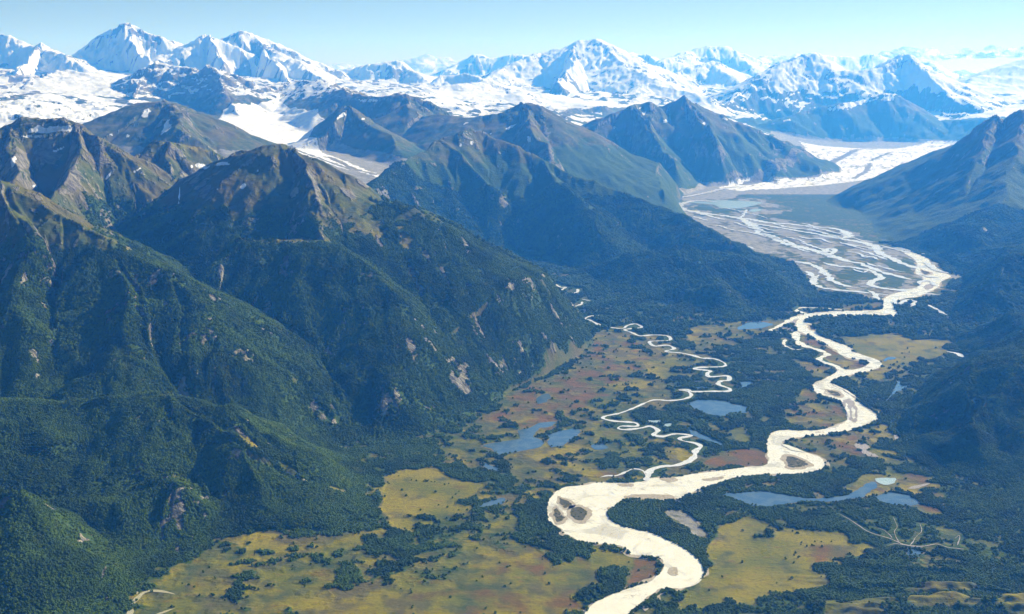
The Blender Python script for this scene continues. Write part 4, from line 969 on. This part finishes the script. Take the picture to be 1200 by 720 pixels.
# bleached dead trees standing in the hummocks
snags = []
for k in range(4000):
    a, b = r.uniform(985, 1195), r.uniform(585, 715)
    x, y = P0(a, b)
    if fbm(np.array([x]), np.array([y]), 180, 2, 640)[0] < .12 or r.random() > .05: continue
    snags.append((x, y))
SN = []
for k in range(3):
    rr = np.random.default_rng(80+k); L = [((0,0,-.6), (.3,.2,5.5), .42, .26), ((.3,.2,5.5), (.1,.7,10), .26, .07)]
    for q in range(6):
        a = q*1.1+rr.random(); z_ = 3+q*.95; L.append(((.2,.15,z_), (math.cos(a)*2.2, math.sin(a)*2.2, z_+1.5), .14, .04))
    SN.append(cones('dead_tree', L, DEADW))
for k, (x, y) in enumerate(snags[:70]):
    o = bpy.data.objects.new('dead_tree', SN[k % 3]); COL.objects.link(o); o.location = (x, y, float(sample(Z2, np.array([x]), np.array([y]))[0]))
    o.rotation_euler = (r.normal()*.15, r.normal()*.15, r.random()*6.28); s = r.uniform(.8, 1.4); o.scale = (s, s, s)
    tag(o, 'bleached leafless dead tree standing among the green hummocks at bottom right', 'dead tree', 'bleached dead trees on the hummocks')
# everything beyond the individual trees is one forest
FV = [mesh_only('crown_shape', *tufts(9, 4.6, 7.5, 1.5, 20+k, 1, .52), LEAF) for k in range(4)]
FO = [bpy.data.objects.new('forest_crown', me) for me in FV]
me = bpy.data.meshes.new('forest'); P = np.stack([TR[rest,0], TR[rest,1], tz[rest]-.8], 1).astype(f4)
me.vertices.add(len(P)); me.vertices.foreach_set('co', P.ravel())
at = me.attributes.new('size', 'FLOAT', 'POINT'); at.data.foreach_set('value', TR[rest,2].astype(f4))
at = me.attributes.new('turn', 'FLOAT', 'POINT'); at.data.foreach_set('value', (r.random(len(P))*6.28).astype(f4))
at = me.attributes.new('kind_no', 'INT', 'POINT'); at.data.foreach_set('value', r.integers(0, 4, len(P)).astype(np.int32))
fo_o = bpy.data.objects.new('forest', me); COL.objects.link(fo_o)
ng = bpy.data.node_groups.new('forest_scatter', 'GeometryNodeTree')
ng.interface.new_socket('Geometry', in_out='INPUT', socket_type='NodeSocketGeometry'); ng.interface.new_socket('Geometry', in_out='OUTPUT', socket_type='NodeSocketGeometry')
N = ng.nodes.new; gin = N('NodeGroupInput'); gout = N('NodeGroupOutput'); jn = N('GeometryNodeJoinGeometry')
def attr(nm, ty):
    a = N('GeometryNodeInputNamedAttribute'); a.data_type = ty; a.inputs['Name'].default_value = nm; return a.outputs['Attribute']
siz, trn, kno = attr('size', 'FLOAT'), attr('turn', 'FLOAT'), attr('kind_no', 'INT')
cx = N('ShaderNodeCombineXYZ'); ng.links.new(trn, cx.inputs[2])
for k, o in enumerate(FO):
    oi = N('GeometryNodeObjectInfo'); oi.inputs['Object'].default_value = o; oi.inputs['As Instance'].default_value = True
    ip = N('GeometryNodeInstanceOnPoints'); cp = N('FunctionNodeCompare'); cp.data_type = 'INT'; cp.operation = 'EQUAL'
    ng.links.new(kno, cp.inputs[2]); cp.inputs[3].default_value = k
    ng.links.new(gin.outputs[0], ip.inputs['Points']); ng.links.new(cp.outputs[0], ip.inputs['Selection']); ng.links.new(oi.outputs['Geometry'], ip.inputs['Instance'])
    ng.links.new(cx.outputs[0], ip.inputs['Rotation']); ng.links.new(siz, ip.inputs['Scale']); ng.links.new(ip.outputs[0], jn.inputs[0])
ng.links.new(jn.outputs[0], gout.inputs[0])
md = fo_o.modifiers.new('scatter', 'NODES'); md.node_group = ng
tag(fo_o, 'dense dark southern beech forest covering the valley floor and lower mountain slopes', 'forest', kind='stuff')
log('forest', len(P))
# ------------------------------------------------------------------ clouds
def cloud_material():
    m, nt, b = mat('cloud_white'); g = NT(nt); nt.nodes.remove(b)
    pos = g.n('ShaderNodeNewGeometry').outputs['Position']
    d = g.n('ShaderNodeBsdfDiffuse'); d.inputs[0].default_value = (.97,.97,.97,1)
    t = g.n('ShaderNodeBsdfTranslucent'); t.inputs[0].default_value = (.97,.97,.97,1); p_ = g.n('ShaderNodeBsdfTransparent')
    m1 = g.n('ShaderNodeMixShader', i_0=.75); g.l(d.outputs[0], m1.inputs[1]); g.l(t.outputs[0], m1.inputs[2])
    m2 = g.n('ShaderNodeMixShader'); g.l(g.ramp(g.noise(pos, 700, 5, .6), .30, .60, .55, .97), m2.inputs[0]); g.l(p_.outputs[0], m2.inputs[1]); g.l(m1.outputs[0], m2.inputs[2])
    g.l(m2.outputs[0], nt.nodes['Material Output'].inputs['Surface'])
    return m
CM = cloud_material()
import bmesh
def cloud(label, px, py, Y, w_px, h_px, seed, lumps=26):
    lumps *= 3
    """a cumulus bank: many overlapping puffs grown into one lumpy body"""
    r = np.random.default_rng(seed); x0, y0, z0 = D(px, py, Y); s = Y*1000/F
    bm = bmesh.new()
    for k in range(lumps):
        t = r.uniform(-1, 1); prof = (1-abs(t)**2.2)
        rr = s*h_px*(.13+.30*r.random()**1.6)*(.5+.5*prof)
        cx = x0+t*w_px*s; cy = y0+r.uniform(-.5,.5)*w_px*s*.35; cz = z0+r.random()**1.3*prof*s*h_px*.62-.1*s*h_px
        res = bmesh.ops.create_icosphere(bm, subdivisions=4, radius=1)
        P = np.array([v.co[:] for v in res['verts']])
        n = fbm(P[:,0]*3+P[:,2]*2.3+k*9, P[:,1]*3-P[:,2]*1.7, 1.3, 4, 900+k)
        q = 1+.42*n
        for v, qq, pp in zip(res['verts'], q, P):
            zz = pp[2]*qq; zz = zz*(.35 if zz < 0 else .9)
            v.co = (cx+pp[0]*qq*rr*1.5, cy+pp[1]*qq*rr*1.5, cz+zz*rr)
    me = bpy.data.meshes.new('cloud'); bm.to_mesh(me); bm.free()
    for p in me.polygons: p.use_smooth = True
    o = bpy.data.objects.new('cloud', me); COL.objects.link(o)
    rm = o.modifiers.new('union', 'REMESH'); rm.mode = 'VOXEL'; rm.voxel_size = s*h_px/16
    me2 = bpy.data.meshes.new_from_object(o.evaluated_get(bpy.context.evaluated_depsgraph_get())); o.modifiers.clear(); o.data = me2; me2.name = 'cloud'
    me2.materials.clear(); me2.materials.append(CM)
    return tag(o, label, 'cloud')
cloud('puffy white cloud rising behind the low rounded blue summit in the centre left', 500, 82, 56, 60, 20, 1)
cloud('thin white cloud bank on the horizon right of the twin jagged summits', 400, 84, 56, 62, 12, 2, 34)
cloud('small white cloud behind the saddle of the range right of centre', 905, 74, 56, 40, 13, 3)
cloud('white cloud puffs above the saddle left of the pale snow dome', 1068, 68, 56, 40, 17, 4)
cloud('long flat white cloud over the pale snow dome at the right edge', 1180, 66, 56, 72, 15, 5, 40)
cloud('faint white cloud left of the tall snow pyramid', 95, 76, 56, 26, 16, 6)
cloud('low white cloud bank behind the snow saddle at the right', 1125, 90, 56, 44, 10, 7)

# ------------------------------------------------------------------ air
bm = bmesh.new(); bmesh.ops.create_cube(bm, size=1)
for v in bm.verts:
    v.co.x *= 96000; v.co.y = -4000 if v.co.y < 0 else 48300; v.co.z = -1.5 if v.co.z < 0 else 2860
me = bpy.data.meshes.new('haze'); bm.to_mesh(me); bm.free()
hz_m = bpy.data.materials.new('haze_air'); hz_m.use_nodes = True; nt = hz_m.node_tree
for n in list(nt.nodes):
    if n.type != 'OUTPUT_MATERIAL': nt.nodes.remove(n)
pv = nt.nodes.new('ShaderNodeVolumePrincipled'); out = [n for n in nt.nodes if n.type == 'OUTPUT_MATERIAL'][0]
nt.links.new(pv.outputs[0], out.inputs['Volume'])
pv.inputs['Color'].default_value = (.045, .30, 1.0, 1); pv.inputs['Absorption Color'].default_value = (1, 1, 1, 1)
pv.inputs['Density'].default_value = 4.4e-5; pv.inputs['Anisotropy'].default_value = .25
me.materials.append(hz_m); hz_o = bpy.data.objects.new('haze', me); COL.objects.link(hz_o)
tag(hz_o, 'blue haze thickening towards the far mountains', 'haze', kind='stuff')

# ------------------------------------------------------------------ light, sky, camera
SUN_AZ, SUN_EL = 54.0, 30.0            # azimuth measured from the view axis (+Y) towards the right (+X)
sd = Vector((math.sin(rad(SUN_AZ))*math.cos(rad(SUN_EL)), math.cos(rad(SUN_AZ))*math.cos(rad(SUN_EL)), math.sin(rad(SUN_EL))))
sl = bpy.data.lights.new('sun', 'SUN'); sl.energy = 5.0; sl.angle = rad(.5); sl.color = (1.0, .95, .87)
so = bpy.data.objects.new('sun', sl); COL.objects.link(so); so.rotation_euler = sd.to_track_quat('Z', 'Y').to_euler(); so.location = (0, 0, 4000)
w = bpy.data.worlds.new('World'); bpy.context.scene.world = w; w.use_nodes = True; nt = w.node_tree
sky = nt.nodes.new('ShaderNodeTexSky'); sky.sky_type = 'NISHITA'; sky.sun_disc = False
sky.sun_elevation = rad(SUN_EL); sky.sun_rotation = rad(SUN_AZ); sky.altitude = 1500; sky.air_density = 1.0; sky.dust_density = 0; sky.ozone_density = 4
nt.links.new(sky.outputs[0], nt.nodes['Background'].inputs[0]); nt.nodes['Background'].inputs[1].default_value = .055
cam = bpy.data.cameras.new('camera'); co = bpy.data.objects.new('camera', cam); COL.objects.link(co)
cam.sensor_width = 36; cam.lens = 36*F/1200; cam.clip_start = 5; cam.clip_end = 250000
co.location = (0, 0, H); co.rotation_euler = (math.pi/2-PITCH, 0, 0)
sc = bpy.context.scene; sc.camera = co
sc.view_settings.view_transform = 'Standard'; sc.view_settings.look = 'None'; sc.view_settings.exposure = .78; sc.view_settings.gamma = 1
sc.render.engine = 'CYCLES'
sc.cycles.use_denoising = True; sc.cycles.volume_bounces = 2; sc.cycles.max_bounces = 4; sc.cycles.diffuse_bounces = 2
sc.cycles.use_adaptive_sampling = True; sc.cycles.adaptive_threshold = .02
log('done')
